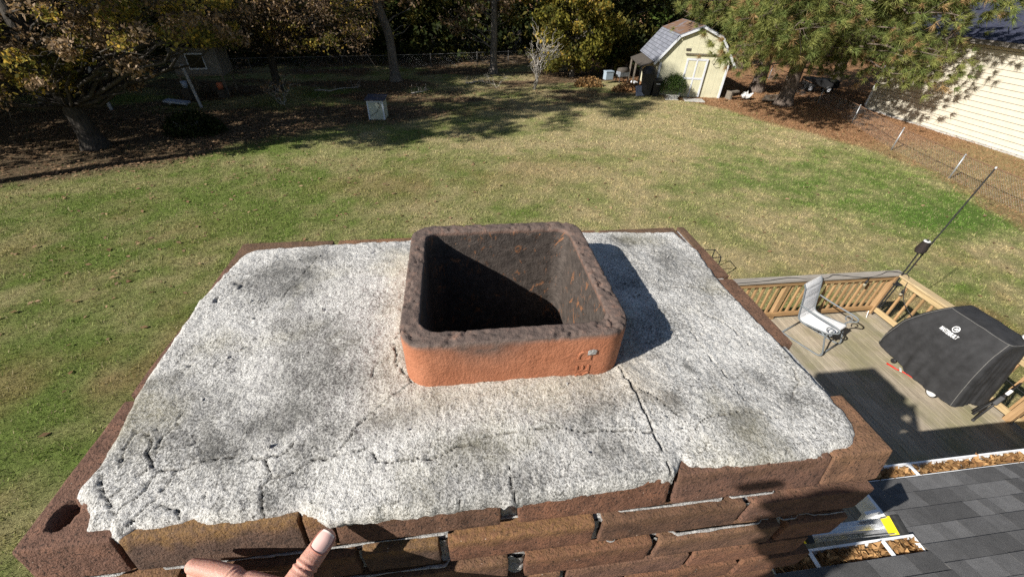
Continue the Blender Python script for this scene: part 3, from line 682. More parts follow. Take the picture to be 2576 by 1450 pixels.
# ------------------------------------------------------------ deck
DZ = 1.0
def wood(name, a, b, moss=0.0, along='y'):
    m = Mat(name, .85, .15); k = {'y': (14, .9, 14), 'x': (.9, 14, 14), 'z': (14, 14, .9)}[along]
    g = m.noise(3, 6, .65, m.scale(m.coord(), k), .6); f = m.noise(1.7, 3); g2 = m.noise(12, 4, .7, m.scale(m.coord(), k))
    c = m.mix(.85, m.ramp(g, (.3, a), (.72, b)), m.attr('Col', 'Color'), 'MULTIPLY')
    c = m.mix(m.ramp(g2, (.58, 0.0), (.70, .6)), c, tuple(x*.35 for x in a))
    if moss: c = m.mix(m.math('MULTIPLY', m.ramp(f, (.45, 0.0), (.65, 1.0)), moss), c, (.17, .17, .06))
    m.base(c); m.bump(g, .004); return m.m
M_DECK = wood('weathered deck board', (.235, .195, .145), (.46, .395, .30), .45)
M_RAILX = wood('weathered rail', (.23, .135, .065), (.46, .29, .14), .12, 'x'); M_RAILY = wood('newer rail', (.33, .235, .12), (.54, .41, .23), .1, 'y')
M_POST = wood('post wood', (.25, .15, .075), (.45, .295, .155), .15, 'z'); M_CAP = wood('grey cap board', (.20, .18, .155), (.38, .345, .30), 0, 'x')
M_CAPY = wood('cap board side', (.33, .245, .14), (.55, .43, .25), 0, 'y')
deck = thing('deck', 'weathered wooden deck with slatted railings behind the house', 'deck', (0, 0, 0))
mb = MB(); x = 1.5; r2 = random.Random(3)
while x < 7.95:
    s = r2.uniform(.72, 1.18); w = r2.uniform(-.03, .03); mb.box((x+.0685, 2.75, DZ-.016+r2.uniform(-.002, .002)), (.137, 4.85, .032), None, .004, (s*(1+w), s, s*(1-w))); x += .1425
mb.build('floor', M_DECK, deck)
mb = MB(); mb.box((4.72, 5.165, DZ-.15), (6.5, .035, .24)); mb.box((7.975, 2.7, DZ-.15), (.035, 4.9, .24)); mb.build('rim_joist', M_RAILX, deck)
for x in (2.0, 4.9, 7.85): MB().box((x, 5.08, .42), (.13, .13, .88), None, .006).build('support_post', M_POST, deck)
YB, XR, RH = 5.09, 7.93, .92
for x in (1.6, 3.68, 5.76): MB().box((x, YB+.01, DZ+RH/2-.02), (.09, .09, RH-.02), None, .005).build('post', M_POST, deck)
MB().box((XR-.035, YB-.02, DZ+RH/2-.02), (.10, .10, RH-.02), None, .005).build('post', M_POST, deck)
for y in (2.60, .55): MB().box((XR-.01, y, DZ+RH/2-.02), (.09, .09, RH-.02), None, .005).build('post', M_POST, deck)
MB().box((4.75, YB, DZ+RH), (6.5, .15, .036), None, .006, (1, 1, 1)).build('cap_rail', M_CAP, deck)
MB().box((XR, 2.70, DZ+RH+.001), (.15, 4.62, .036), None, .006).build('cap_rail', M_CAPY, deck)
MB().box((4.70, YB-.030, DZ+RH-.07), (6.36, .036, .088), None, .004).build('top_rail', M_RAILX, deck); MB().box((4.70, YB-.032, DZ+.13), (6.36, .038, .088), None, .004).build('bottom_rail', M_RAILX, deck)
MB().box((XR-.03, 2.68, DZ+RH-.07), (.036, 4.55, .088), None, .004).build('top_rail', M_RAILY, deck); MB().box((XR-.05, 3.82, DZ+.13), (.040, 2.36, .09), None, .004).build('bottom_rail', M_RAILY, deck); MB().box((XR-.05, 1.55, DZ+.13), (.040, 1.95, .09), None, .004).build('bottom_rail', M_RAILY, deck)
x = 1.75
while x < 7.80:
    if min(abs(x-a) for a in (3.68, 5.76)) > .06:
        s = r2.uniform(.75, 1.1); MB().box((x, YB+.008, DZ+.46), (.036, .036, .80), None, .003, (s, s*.97, s*.92)).build('baluster', M_POST, deck)
    x += .143
y = .7
while y < 4.98:
    if abs(y-2.6) > .07:
        s = r2.uniform(.8, 1.15); MB().box((XR+.010, y, DZ+.46), (.036, .036, .80), None, .003, (s, s*.97, s*.92)).build('baluster', M_POST, deck)
    y += .165

# ------------------------------------------------------------ patio chair
M_FRAME = simple('grey powder coat', (.13, .145, .155), .45, .12, 30, spec=.4)
m = Mat('sling fabric', .8, .2); w1 = m.n('ShaderNodeTexWave'); m.l(m.coord(), w1.inputs[0]); w1.inputs['Scale'].default_value = 160
m.base(m.mix(m.noise(14, 4), (.60, .59, .58), (.80, .79, .78))); m.bump(w1.outputs[1], .0003); M_SLING = m.m
chair = thing('patio_chair', 'grey framed spring patio chair with padded pale sling on the deck', 'chair', (6.13, 4.50, DZ), math.atan2(.39, .92)+rad(0))
# local: x right, front towards -y
prof = [(-.295, .425), (-.27, .445), (-.18, .432), (-.02, .405), (.12, .39), (.20, .40), (.245, .45), (.275, .56), (.31, .72), (.345, .86), (.375, .97), (.42, 1.04)]
def cat(pts, n):
    P = [Vector(p+(0,)) if len(p) == 2 else Vector(p) for p in pts]; out = []
    for i in range(len(P)-1):
        a, b, c, d = P[max(i-1, 0)], P[i], P[i+1], P[min(i+2, len(P)-1)]
        for k in range(n):
            t = k/n; out.append(.5*((2*b)+(c-a)*t+(2*a-5*b+4*c-d)*t*t+(3*b-a-3*c+d)*t**3))
    return out+[P[-1]]
pp = cat(prof, 6); hw = .245
seam = {38, 50, 58}
mb = MB(); V = []; F = []; nn = 9
for sgn in (1, -1):
    for i, p in enumerate(pp):
        d = pp[min(i+1, len(pp)-1)]-pp[max(i-1, 0)]; nrm = Vector((-d.y, d.x)).normalized()
        pad = .014 if i > 34 else .006
        pad = pad*(.15 if i in seam else .7 if (i-1 in seam or i+1 in seam) else 1)
        for k in range(nn):
            u = k/(nn-1)*2-1; e = pad*(1-abs(u)**4)+.002
            V.append((u*hw, p.x+nrm.x*e*sgn, p.y+nrm.y*e*sgn))
n1_ = len(pp)*nn
for s_ in (0, 1):
    for i in range(len(pp)-1):
        for k in range(nn-1):
            a = s_*n1_+i*nn+k; F.append((a, a+1, a+nn+1, a+nn))
mb.add(V, F); mb.build('sling', M_SLING, chair, True)
for s in (-1, 1):
    X = s*(hw+.012)
    MB().tube([(X, p.x, p.y) for p in pp], .0125, 8).build('side_rail', M_FRAME, chair, True)
    X2 = s*(hw+.055)
    base = cat([(.34, .022), (.20, .016), (-.05, .016), (-.26, .018), (-.335, .035), (-.35, .10), (-.30, .25), (-.255, .38), (-.262, .47), (-.325, .535), (-.375, .575), (-.37, .625), (-.30, .648), (-.16, .655), (.05, .665), (.30, .69)], 5)
    MB().tube([(X2, p.x, p.y) for p in base], .0135, 8).build('leg_and_armrest', M_FRAME, chair, True)
    sc = [( .0, 0.0)]
    cur = [(-.262+.052*math.cos(t)*(1-.09*t), .560+.052*math.sin(t)*(1-.09*t)) for t in np.linspace(-1.2, 4.2, 18)]
    MB().tube([(X2, a, b) for a, b in cur], .010, 7).build('scroll', M_FRAME, chair, True)
    MB().tube([(X2, -.262, .40), (X, -.15, .425), (X, .1, .395)], .011, 7).build('seat_support', M_FRAME, chair, True)
MB().tube([(-hw-.055, .335, .022), (hw+.055, .335, .022)], .0135, 8).build('cross_bar', M_FRAME, chair, True)
MB().tube([(-hw-.012, -.02, .385), (hw+.012, -.02, .385)], .011, 8).build('cross_bar', M_FRAME, chair, True)
MB().tube([(-hw-.055, -.335, .04), (hw+.055, -.335, .04)], .0135, 8).build('cross_bar', M_FRAME, chair, True)

# ------------------------------------------------------------ covered grill
m = Mat('black cover cloth', .75, .25); w_ = m.noise(7, 4, .6); m.base(m.ramp(w_, (.3, (.020, .020, .021)), (.7, (.036, .036, .038)))); m.bump(m.noise(900, 2), .0008); M_COVER = m.m
grill = thing('covered_grill', 'grill on wheels under a fitted black cover with a white logo on the deck', 'grill', (7.12, 3.42, DZ))
# local: front faces -x, length along y; gx: depth 0..0.78
LY0, LY1 = -.66, .62; 
def ring(z, t):
    """outline of the cover at height z (t: 0 hem .. 1 top)"""
    d0, d1 = lerp(-.02, .17, t**3.5), lerp(.68, .58, t); y0, y1 = lerp(LY0+.06, LY0+.20, t), lerp(LY1+.16, LY1-.24, t**2.2)
    return d0, d1, y0, y1
NR, NZ = 160, 44; V = np.zeros((NZ+9, NR, 3))
for j in range(NZ+9):
    t = min(j/(NZ-1), 1.0); z = .13+1.12*t; d0, d1, y0, y1 = ring(z, t)
    hx, hy = (d1-d0)/2, (y1-y0)/2; cx, cy = (d0+d1)/2, (y0+y1)/2; rr_ = .05
    if j >= NZ:
        q = (j-NZ+1)/9; hx *= 1-q; hy *= 1-q**1.2; z = 1.25+.03*math.sin(q*1.57)+.0
    for k in range(NR):
        a = 2*math.pi*k/NR; ca, sa = math.cos(a), math.sin(a); e = 10
        f = (abs(ca)**e+abs(sa)**e)**(-1/e)
        px, py = cx+hx*f*ca, cy+hy*f*sa
        fold = (fbm(np.array([a*3.2]), np.array([t*.9]), seed=77)[0]-.5)*.12*(1-t)**1.1+(fbm(np.array([a*9]), np.array([t*.7]), seed=78)[0]-.5)*.055*(1-t)**.7
        sag = (fbm(np.array([px*4]), np.array([py*4]), np.array([z*4]), 79)[0]-.5)*.035
        hem = .035*math.sin(3*a+1)*(1-t)**4+.03*(fbm(np.array([a*4]), np.array([0.]), seed=80)[0]-.5)*(1-t)**4
        V[j, k] = (px+(fold+sag*(j < NZ))*ca, py+(fold+sag*(j < NZ))*sa, z+hem+(.02*(fbm(np.array([px*5]), np.array([py*5]), seed=81)[0]-.5) if j >= NZ-2 else 0))
I = (np.arange(NZ+8)[:, None]*NR+np.arange(NR)[None]).ravel(); J = (np.arange(NZ+8)[:, None]*NR+(np.arange(NR)[None]+1) % NR).ravel()
cover = link('cover', mesh_np('cover', V.reshape(-1, 3), np.stack([I, J, J+NR, I+NR], 1), M_COVER, None, True), grill)
M_STITCH = simple('grey seam piping', (.16, .155, .145), .8, .2, 50)
kf = lambda y: int(round(NR*.5))
def seamline(idx, off=.004, closed=False):
    P = []
    for j, k in idx:
        p = Vector(V[j, k % NR]); c = Vector(((ring(0, .5)[0]+ring(0, .5)[1])/2, 0, p.z)); d = (p-c); d.z = .3; P.append(p+d.normalized()*off)
    return P
kc = [int(NR*f) for f in (.125, .375, .625, .875)]
for k in kc[1:3]: MB().tube(seamline([(j, k) for j in range(0, NZ)]), .0035, 5).build('seam', M_STITCH, cover)
MB().tube(seamline([(NZ-1, k) for k in range(kc[1], kc[2]+1)]), .0035, 5).build('seam', M_STITCH, cover)
MB().tube(seamline([(NZ-1, k) for k in range(kc[2], kc[3]+1)]), .0035, 5).build('seam', M_STITCH, cover)
MB().tube(seamline([(0, k) for k in range(NR+1)]), .006, 5).build('hem', M_COVER, cover)
# printed logo on the front: an M in a ring over the word
M_PRINT = simple('white print', (.80, .80, .80), .6, .05)
from mathutils.bvhtree import BVHTree
bv = BVHTree.FromPolygons([tuple(p) for p in V.reshape(-1, 3)], [tuple(f) for f in np.stack([I, J, J+NR, I+NR], 1)])
def on_cover(o, off):
    me = o.data
    bm = bmesh.new(); bm.from_mesh(me); bmesh.ops.triangulate(bm, faces=bm.faces[:]); bmesh.ops.subdivide_edges(bm, edges=[e for e in bm.edges if e.calc_length() > .02], cuts=2); bm.to_mesh(me); bm.free()
    for v in me.vertices:
        h = bv.ray_cast(Vector((-1, v.co.y, v.co.z)), Vector((1, 0, 0)))
        if h[0]: v.co.x = h[0].x-off-(.0 if v.co.x > -.5 else 0)
def Mfront(y, z): return Matrix.Translation((0, y, z)) @ Matrix.Rotation(rad(90), 4, 'Z') @ Matrix.Rotation(rad(180), 4, 'Z') @ Matrix.Rotation(rad(90), 4, 'X')
t1 = text_mesh('logo_word', 'MASTERBUILT', .078, M_PRINT, cover, Mfront(.10, .985), .0, .12, .0014, .52, 1.0); on_cover(t1, .006)
t2 = text_mesh('logo_letter', 'M', .048, M_PRINT, cover, Mfront(.075, 1.075), .0, .35, .002, 1.0); on_cover(t2, .006)
b2 = MB()
for k in range(40):
    a, b = 2*math.pi*k/40, 2*math.pi*(k+1)/40
    b2.add([(0, +.075+r*math.cos(q), 1.075+r*math.sin(q)) for r, q in ((.034, a), (.043, a), (.043, b), (.034, b))], [(0, 1, 2, 3)])
t3 = b2.build('logo_ring', M_PRINT, cover); on_cover(t3, .006)
M_HUB = simple('grey plastic', (.55, .55, .54), .5, .1); M_BLK = simple('black plastic', (.02, .02, .021), .5, .3)
def wheel(y, x=.03):
    w = MB().lathe((x, y, .085), [(.05, -.02), (.082, -.02), (.086, 0), (.082, .02), (.05, .02)], 28, 'x').build('tyre', M_BLK, grill, True)
    h = MB(); h.lathe((x-.004, y, .085), [(.060, -.02), (.066, -.02), (.066, .014), (.060, .014)], 28, 'x'); h.lathe((x-.006, y, .085), [(.016, -.022), (.016, .01)], 16, 'x')
    for k in range(5):
        a = 2*math.pi*k/5+.3; h.bar((x-.016, y+.012*math.cos(a), .085+.012*math.sin(a)), (x-.016, y+.062*math.cos(a), .085+.062*math.sin(a)), .022, .012, 0, (1, 0, 0))
    h.build('hub', M_HUB, w)
wheel(-.29); wheel(-.29, .66)
for y, x in ((.40, .05), (.40, .62)): MB().lathe((x, y, .045), [(.02, -.015), (.04, -.015), (.044, 0), (.04, .015), (.02, .015)], 18, 'x').build('caster', M_BLK, grill, True)
for y in (-.29, .40):
    for x in (.09, .60): MB().box((x, y, .32), (.035, .035, .50)).build('leg', M_BLK, grill)
mb = MB(); mb.lathe((.50, -.40, 1.29), [(.001, -.02), (.05, -.01), (.075, .02), (.06, .05), (.001, .065)], 20); o_ = mb.build('bowl', simple('white plastic', (.75, .74, .70), .4, .05), None, True); o_.location = (7.12, 3.42, DZ); tag(o_, 'small white plastic dome lying on top of the black grill cover', 'bowl')
# folded black camp tripod beside the grill
tri = thing('folded_tripod', 'folded black tripod leaning against the deck rail beside the covered grill', 'tripod')
A, B = Vector((7.40, 2.66, 1.02)), Vector((7.86, 2.80, 1.62))
for k, (a, b) in enumerate(((A, B), (A+Vector((.12, .13, .0)), B-(B-A)*.35), (A+Vector((.04, .07, .02)), B-(B-A)*.2))): MB().tube([a, lerp(a, b, .5)+Vector((.01, 0, .01)), b], [.017, .013, .010], 8).build('leg', M_BLK, tri, True)
MB().bar(lerp(A, B, .42), lerp(A, B, .62), .06, .05, .01).build('collar', M_BLK, tri); MB().tube([A, A+(A-B).normalized()*.05], .02, 8).build('foot', M_RUB, tri); MB().bar(lerp(A, B, .68), lerp(A, B, .80), .04, .04, .008).build('bracket', M_HUB, tri)
# long-handled red shears under the cover
sh = thing('shears', 'red handled pruning shears lying on the deck at the hem of the grill cover', 'shears', (7.10, 3.62, DZ+.02), rad(-72))
M_RED = simple('red plastic', (.55, .03, .02), .45, .1)
MB().tube([(-.19, -.02, .01), (-.04, -.015, .012), (.0, 0, .014)], [.014, .012, .008], 8).build('handle', M_RED, sh, True); MB().tube([(.0, 0, .014), (.08, .03, .012), (.22, .035, .01)], [.008, .012, .014], 8).build('handle', M_RED, sh, True)
MB().bar((.02, -.035, .03), (-.03, .05, .03), .030, .012, .004).bar((.03, .04, .032), (.12, .09, .03), .028, .012, .004).build('blade', M_HUB, sh)
# hose / wire loop at the corner post
o_ = MB().tube([(7.68, 4.92, 1.01), (7.67, 4.94, 1.10), (7.70, 4.97, 1.13), (7.73, 4.98, 1.10)], .006, 6).build('white_hose', M_WHITE); tag(o_, 'short white hose end sticking up by the deck corner post', 'hose')

# ------------------------------------------------------------ torch, pole and string lights at the deck corner
torch = thing('garden_torch', 'black garden torch on a thin stake at the deck corner', 'torch', (7.885, 5.0, 0))
MB().tube([(0, 0, 1.0), (0, 0, 2.44)], .0125, 8).build('stake', M_BLK, torch)
m = Mat('wicker', .7, .3); wv = m.n('ShaderNodeTexWave', bands_direction='Z'); m.l(m.coord(), wv.inputs[0]); wv.inputs['Scale'].default_value = 40; m.base(m.mix(wv.outputs[1], (.012, .010, .010), (.06, .045, .04))); m.bump(wv.outputs[1], .006)
MB().lathe((0, 0, 0), [(.02, 2.42), (.065, 2.43), (.082, 2.47), (.080, 2.52), (.060, 2.60), (.052, 2.645), (.045, 2.64)], 20).build('basket', m.m, torch, True)
MB().lathe((0, 0, 0), [(.050, 2.63), (.050, 2.655), (.047, 2.662), (.020, 2.664), (.018, 2.66)], 20).build('canister', M_HUB, torch, True); MB().lathe((0, 0, 0), [(.018, 2.655), (.018, 2.675), (.006, 2.69)], 12).build('wick', M_BLK, torch)
pole = thing('tall_pole', 'tall thin black pole strapped to the deck corner post', 'pole', (7.97, 5.02, 0))
MB().tube([(0, 0, .9), (.05, .0, 2.3), (.22, .02, 3.92)], [.012, .012, .011], 8).build('shaft', M_BLK, pole); MB().lathe((.22, .02, 3.92), [(.013, -.02), (.013, .008)], 8).build('tip_cap', M_HUB, pole)
MB().box((-.045, -.02, 1.74), (.14, .12, .018), None, .004).build('strap', M_BLK, pole)
sl_ = thing('string_lights', 'black string light cable with hanging sockets draped along the deck rail', 'string lights')
zt = DZ+RH+.022
P = cat([(1.8, 5.10, zt), (2.6, 5.04, zt), (3.5, 5.10, zt), (4.4, 5.03, zt), (5.2, 5.05, zt), (5.75, 5.10, zt+.002), (6.15, 5.015, zt-.01), (6.42, 5.04, zt), (6.62, 5.11, zt+.005), (6.95, 5.03, zt), (7.22, 5.008, zt-.015), (7.50, 5.05, zt), (7.72, 5.12, zt+.008), (7.90, 5.07, zt+.01), (7.99, 4.98, zt+.005), (7.90, 4.86, zt-.02), (7.84, 4.80, zt-.12), (7.83, 4.70, zt-.30), (7.84, 4.55, zt-.42), (7.85, 4.3, zt-.48), (7.86, 3.6, zt-.35), (7.85, 2.7, zt-.42), (7.85, 2.3, zt-.30)], 5)
MB().tube(P, .0065, 6).build('cable', M_BLK, sl_, True)
for (x, y, z) in ((6.15, 5.015, zt-.01), (7.22, 5.0, zt-.015), (7.84, 4.80, zt-.12), (4.4, 5.0, zt), (2.6, 5.0, zt)):
    s = MB().tube([(x, y, z), (x, y-.012, z-.05)], .006, 6).lathe((x, y-.012, z-.125), [(.010, .075), (.020, .06), (.021, .02), (.017, .0)], 12).build('socket', M_BLK, sl_, True)
    MB().lathe((x, y-.012, z-.18), [(.001, .0), (.018, .01), (.026, .03), (.017, .056)], 12).build('bulb', simple('clear bulb', (.30, .27, .20), .1, .1), s, True)
# small black frame on the lawn behind the chimney
fr = thing('metal_stand', 'small thin black metal stand peeking out behind the chimney on the lawn', 'stand', (6.15, 7.75, 0))
for (a, b) in (((-.35, -.2, 0), (-.30, -.15, .72)), ((.18, -.2, 0), (.16, -.15, .72)), ((.22, .25, 0), (.20, .2, .72)), ((-.35, .25, 0), (-.3, .2, .72))): MB().tube([a, b], .013, 6).build('leg', M_BLK, fr)
MB().tube([(-.30, -.15, .72), (.16, -.15, .72), (.20, .2, .72), (-.3, .2, .72), (-.30, -.15, .72)], .013, 6).build('top_frame', M_BLK, fr)
# ------------------------------------------------------------ outbuildings
def boardmat(name, col, groove=.4, axis=0, dirt=.35, rough=.75):
    m = Mat(name, rough, .25); sp = m.n('ShaderNodeSeparateXYZ'); m.l(m.coord(), sp.inputs[0])
    fr_ = m.math('FRACT', m.math('DIVIDE', sp.outputs[axis], groove)); g = m.math('GREATER_THAN', fr_, .94)
    n = m.noise(1.6, 5, .6); n2 = m.noise(14, 4, .6, m.scale(m.coord(), (6, 6, .6)))
    c = m.ramp(n2, (.3, tuple(x*.88 for x in col)), (.7, tuple(min(1, x*1.06) for x in col)))
    c = m.mix(m.math('MULTIPLY', m.ramp(n, (.45, 0.0), (.75, 1.0)), dirt), c, tuple(x*.5 for x in col))
    m.base(c); m.bump(m.math('SUBTRACT', 1.0, g), .012); return m.m
M_CREAM = boardmat('cream board siding', (.62, .595, .43)); M_TRIM = simple('grey white trim', (.60, .62, .66), .6, .1, 10)
M_OLDW = simple('old grey wood', (.17, .145, .115), .9, .35, 12); M_DARKW = simple('dark wood', (.07, .06, .05), .9, .35, 12)
shed = thing('barn_shed', 'cream barn shaped garden shed with a gambrel roof and white crossed door', 'shed', (15.5, 27.65, 0), rad(-11.5))
HW, EH, KH, RHH, KX, DEP = 2.18, 2.05, 3.46, 3.98, 1.28, 5.0
gam = [(-HW, 0), (HW, 0), (HW, EH), (KX, KH-.06), (0, RHH-.06), (-KX, KH-.06), (-HW, EH)]
MB().prism(gam, 0, DEP).build('wall', M_CREAM, shed)
m = Mat('old shingle roof', .9, .1); sp = m.n('ShaderNodeTexBrick'); m.l(m.scale(m.coord(), (1, 1, 1), (0, 0, rad(90))), sp.inputs[0]); sp.inputs['Scale'].default_value = 1; sp.inputs['Brick Width'].default_value = .3; sp.inputs['Row Height'].default_value = .14; sp.inputs['Mortar Size'].default_value = .008
sp.inputs['Color1'].default_value = (.22, .23, .27, 1); sp.inputs['Color2'].default_value = (.15, .16, .19, 1); sp.inputs['Mortar'].default_value = (.06, .06, .07, 1)
geo = m.n('ShaderNodeNewGeometry'); sx_ = m.n('ShaderNodeSeparateXYZ'); m.l(geo.outputs['Normal'], sx_.inputs[0])
m.base(m.mix(m.math('MULTIPLY', m.ramp(m.noise(2.2, 5), (.28, 0.0), (.5, 1.0)), m.ramp(sx_.outputs[2], (.75, 0.0), (.85, .9))), sp.outputs[0], (.17, .095, .055))); M_SHR = m.m
def slab(A, B, y0, y1, th, mb):
    A, B = Vector((A[0], 0, A[1])), Vector((B[0], 0, B[1])); d = (B-A).normalized(); n_ = Vector((-d.z, 0, d.x))
    if n_.z < 0: n_ = -n_
    q = [A, B, B+n_*th, A+n_*th]; V = [(p.x, y, p.z) for y in (y0, y1) for p in q]
    mb.add(V, [(0, 1, 2, 3), (7, 6, 5, 4), (0, 4, 5, 1), (1, 5, 6, 2), (2, 6, 7, 3), (3, 7, 4, 0)])
mb = MB()
for s in (-1, 1): slab((s*(HW+.34), EH-.12), (s*KX, KH), -.14, DEP+.12, .06, mb); slab((s*(KX+.02), KH+.012), (0, RHH+.012), -.14, DEP+.12, .06, mb)
rf = mb.build('roof', M_SHR, shed)
mb = MB()
for s in (-1, 1): slab((s*(HW+.33), EH-.24), (s*KX, KH-.115), -.175, -.142, .13, mb); slab((s*(KX), KH-.10), (0, RHH-.10), -.1755, -.1425, .12, mb)
mb.build('barge_board', M_TRIM, rf)
for s in (-1, 1): MB().box((s*(HW-.05), -.015, EH/2-.05), (.13, .035, EH-.1)).build('corner_trim', M_TRIM, shed)
MB().box((-HW-.17, -.02, EH-.02), (.36, .03, .09)).build('eave_return', M_TRIM, shed)
door = MB().box((.12, -.075, 1.14), (1.36, .035, 2.26)).build('door', M_CREAM, shed)
mb = MB()
for x in (-.50, .12, .74): mb.box((x, -.102, 1.14), (.12 if x != .12 else .09, .02, 2.26))
mb.box((-.19, -.104, 2.21), (.52, .02, .12)); mb.box((.43, -.104, 2.21), (.52, .02, .12)); mb.box((-.19, -.104, 1.12), (.52, .02, .11)); mb.box((.43, -.104, 1.12), (.52, .02, .11)); mb.build('door_trim', M_TRIM, door)
MB().box((-.62, -.10, 1.12), (.20, .03, .06)).box((-.5, -.12, 1.28), (.03, .03, .22)).build('latch', M_DARKW, door)
MB().box((.72, -.08, 2.50), (2.9, .06, .05)).build('door_track', M_OLDW, shed); MB().box((.55, -.04, 2.72), (2.5, .03, .36)).build('header_board', M_CREAM, shed); MB().box((-.60, -.07, 2.73), (.30, .03, .14)).build('dark_knot_board', M_DARKW, shed)
hk = MB().tube([(1.25, -.10, 2.48), (1.0, -.16, 2.1), (1.15, -.2, 1.98), (1.38, -.2, 2.02), (1.42, -.16, 2.2)], .016, 6).build('wire_hook', M_DARKW, shed)
# low dark lean-to on the shed's flank
lean = MB()
slab((-3.25, 1.55), (-HW, 1.98), .45, 4.6, .05, lean); lean.build('lean_to_roof', M_DARKW, shed)
for y in (.5, 2.5, 4.4): MB().box((-3.18, y, .78), (.10, .10, 1.56)).build('lean_to_post', M_OLDW, shed)
# black wheeled bins by the shed flank
def bin_(x, y, s, label, rz_=0):
    t = thing('wheeled_bin', label, 'bin', (x, y, 0), rz_, 'black bins beside the barn shed')
    mb = MB(); V = []; 
    for z, k in ((.06, .40), (.98, .56)):
        V += [(a*k/2*s, b*k/2*s*1.08, z*s) for a, b in ((-1, -1), (1, -1), (1, 1), (-1, 1))]
    mb.add(V, [(3, 2, 1, 0), (4, 5, 6, 7), (0, 1, 5, 4), (1, 2, 6, 5), (2, 3, 7, 6), (3, 0, 4, 7)]); mb.build('body', M_BLK, t)
    MB().box((0, 0, 1.01*s), (.60*s, .66*s, .06*s), Matrix.Rotation(rad(4), 3, 'X'), .02).build('lid', M_BLK, t)
    MB().tube([(-.22*s, .31*s, .98*s), (.22*s, .31*s, .98*s)], .018, 6).build('handle', M_BLK, t)
    for q in (-1, 1): MB().lathe((q*.23*s, .22*s, .11*s), [(.05*s, -.025), (.11*s, -.025), (.11*s, .025), (.05*s, .025)], 14, 'x').build('wheel', M_BLK, t)
    return t
bin_(12.72, 27.95, 1.35, 'tall black bin with a rounded load beside the shed corner', rad(-15)); b_ = bin_(13.30, 27.72, 1.0, 'shorter black bin with a white label right beside the shed trim', rad(-8))
MB().box((.02, -.292, .80), (.26, .012, .05)).build('label_strip', M_TRIM, b_)
mb = MB(); mb.grid(lambda u, v: (12.72+.62*math.cos(2*math.pi*u)*math.cos(v*1.55)*.75, 27.95+.5*math.sin(2*math.pi*u)*math.cos(v*1.55), 1.36+.42*math.sin(v*1.55)), 20, 8)
tag(mb.build('black_bag', M_BLK, None, True), 'bulging black bag piled on the taller bin by the shed', 'bag')
o_ = MB().box((0, 0, 0), (.72, .06, .62), None, .02).build('panel', simple('blue grey plastic', (.17, .19, .25), .5), None); o_.location = (12.28, 27.75, .33); o_.rotation_euler = (rad(-22), 0, rad(15)); tag(o_, 'blue grey plastic panel leaning at the foot of the black bins', 'panel')
# junk behind
j = thing('junk_grill', 'old grey metal grill cart standing under the trees behind the bins', 'grill', (12.5, 31.9, 0), rad(20))
M_GREYM = simple('scuffed grey metal', (.20, .22, .25), .5, .3, 6, metal=.2)
MB().box((0, 0, .62), (.9, .5, .35), None, .05).build('body', M_GREYM, j); MB().lathe((0, 0, .79), [(.25, -.4), (.26, 0), (.25, .4)], 16, 'x').build('lid', M_DARKW, j, True)
for x in (-.38, .38):
    for y in (-.2, .2): MB().box((x, y, .22), (.05, .05, .46)).build('leg', M_DARKW, j)
o_ = MB().box((0, 0, .28), (.62, .42, .50), None, .03).box((0, 0, .56), (.66, .46, .09), None, .02).build('cooler', simple('shade dulled white plastic', (.28, .34, .40), .6)); o_.location = (11.35, 31.7, .25); o_.rotation_euler = (0, 0, .2); tag(o_, 'white cooler box coloured as shaded under the trees beside the old grill cart', 'cooler')  # white plastic darkened in colour to stand for the tree shade
o_ = MB().box((0, 0, .12), (.5, .4, .24), None, .03).build('crate', M_TRIM); o_.location = (13.2, 31.2, 0.02); o_.rotation_euler = (.2, .1, .6); tag(o_, 'pale crate tipped on the ground left of the shed', 'crate')
# planter
pl = thing('planter', 'white lattice planter with a bushy green fern by the shed door', 'planter', (14.12, 26.95, 0), rad(-8))
M_LATT = simple('white lattice', (.62, .62, .60), .6)
MB().box((0, 0, .13), (.80, .40, .25)).build('soil_box', M_DARKW, pl)
mb = MB()
for k in range(-4, 9):
    for s in (-1, 1):
        x0 = -.42+k*.10; a, b = Vector((x0, -.222-.004*s, .02)), Vector((x0+.26*s, -.222-.004*s, .28))
        if min(a.x, b.x) >= -.45 and max(a.x, b.x) <= .45: mb.bar(a, b, .008, .022, 0, (0, 1, 0))
mb.bar((-.44, -.225, .29), (.44, -.225, .29), .02, .03).bar((-.44, -.225, .015), (.44, -.225, .015), .02, .03); mb.build('lattice', M_LATT, pl)
def leafcloud(n, fn, size, pal, seed, up=.3, aspect=.55, droop=0):
    """leaf shaped quads; fn(rng,n) gives positions"""
    r = np.random.default_rng(seed); p = fn(r, n); n = len(p)
    nrm = r.normal(size=(n, 3)); nrm[:, 2] += up; nrm /= np.linalg.norm(nrm, axis=1, keepdims=True)
    t = np.cross(nrm, r.normal(size=(n, 3))); t[:, 2] -= droop; t /= np.linalg.norm(t, axis=1, keepdims=True); b = np.cross(nrm, t)
    s = (size*(.55+.9*r.random(n)))[:, None]
    V = np.stack([p-t*s, p-b*s*aspect+nrm*s*.15, p+t*s, p+b*s*aspect+nrm*s*.15], 1).reshape(-1, 3)
    pal = np.array(pal); k = r.integers(0, len(pal), n); c = pal[k]*(.55+.85*r.random((n, 1)))
    return V, np.arange(4*n).reshape(-1, 4), np.repeat(c, 4, 0)
M_LEAF = leafmat('leaf', .5)
def fern(r, n):
    a = r.random(n)*6.28; q = r.random(n); rad_ = q**.7*.85; return np.stack([rad_*np.cos(a), rad_*np.sin(a)*.75, .30+1.15*np.sqrt(1-q*q*.8)*r.random(n)**.5+.08*r.normal(size=n)], -1)
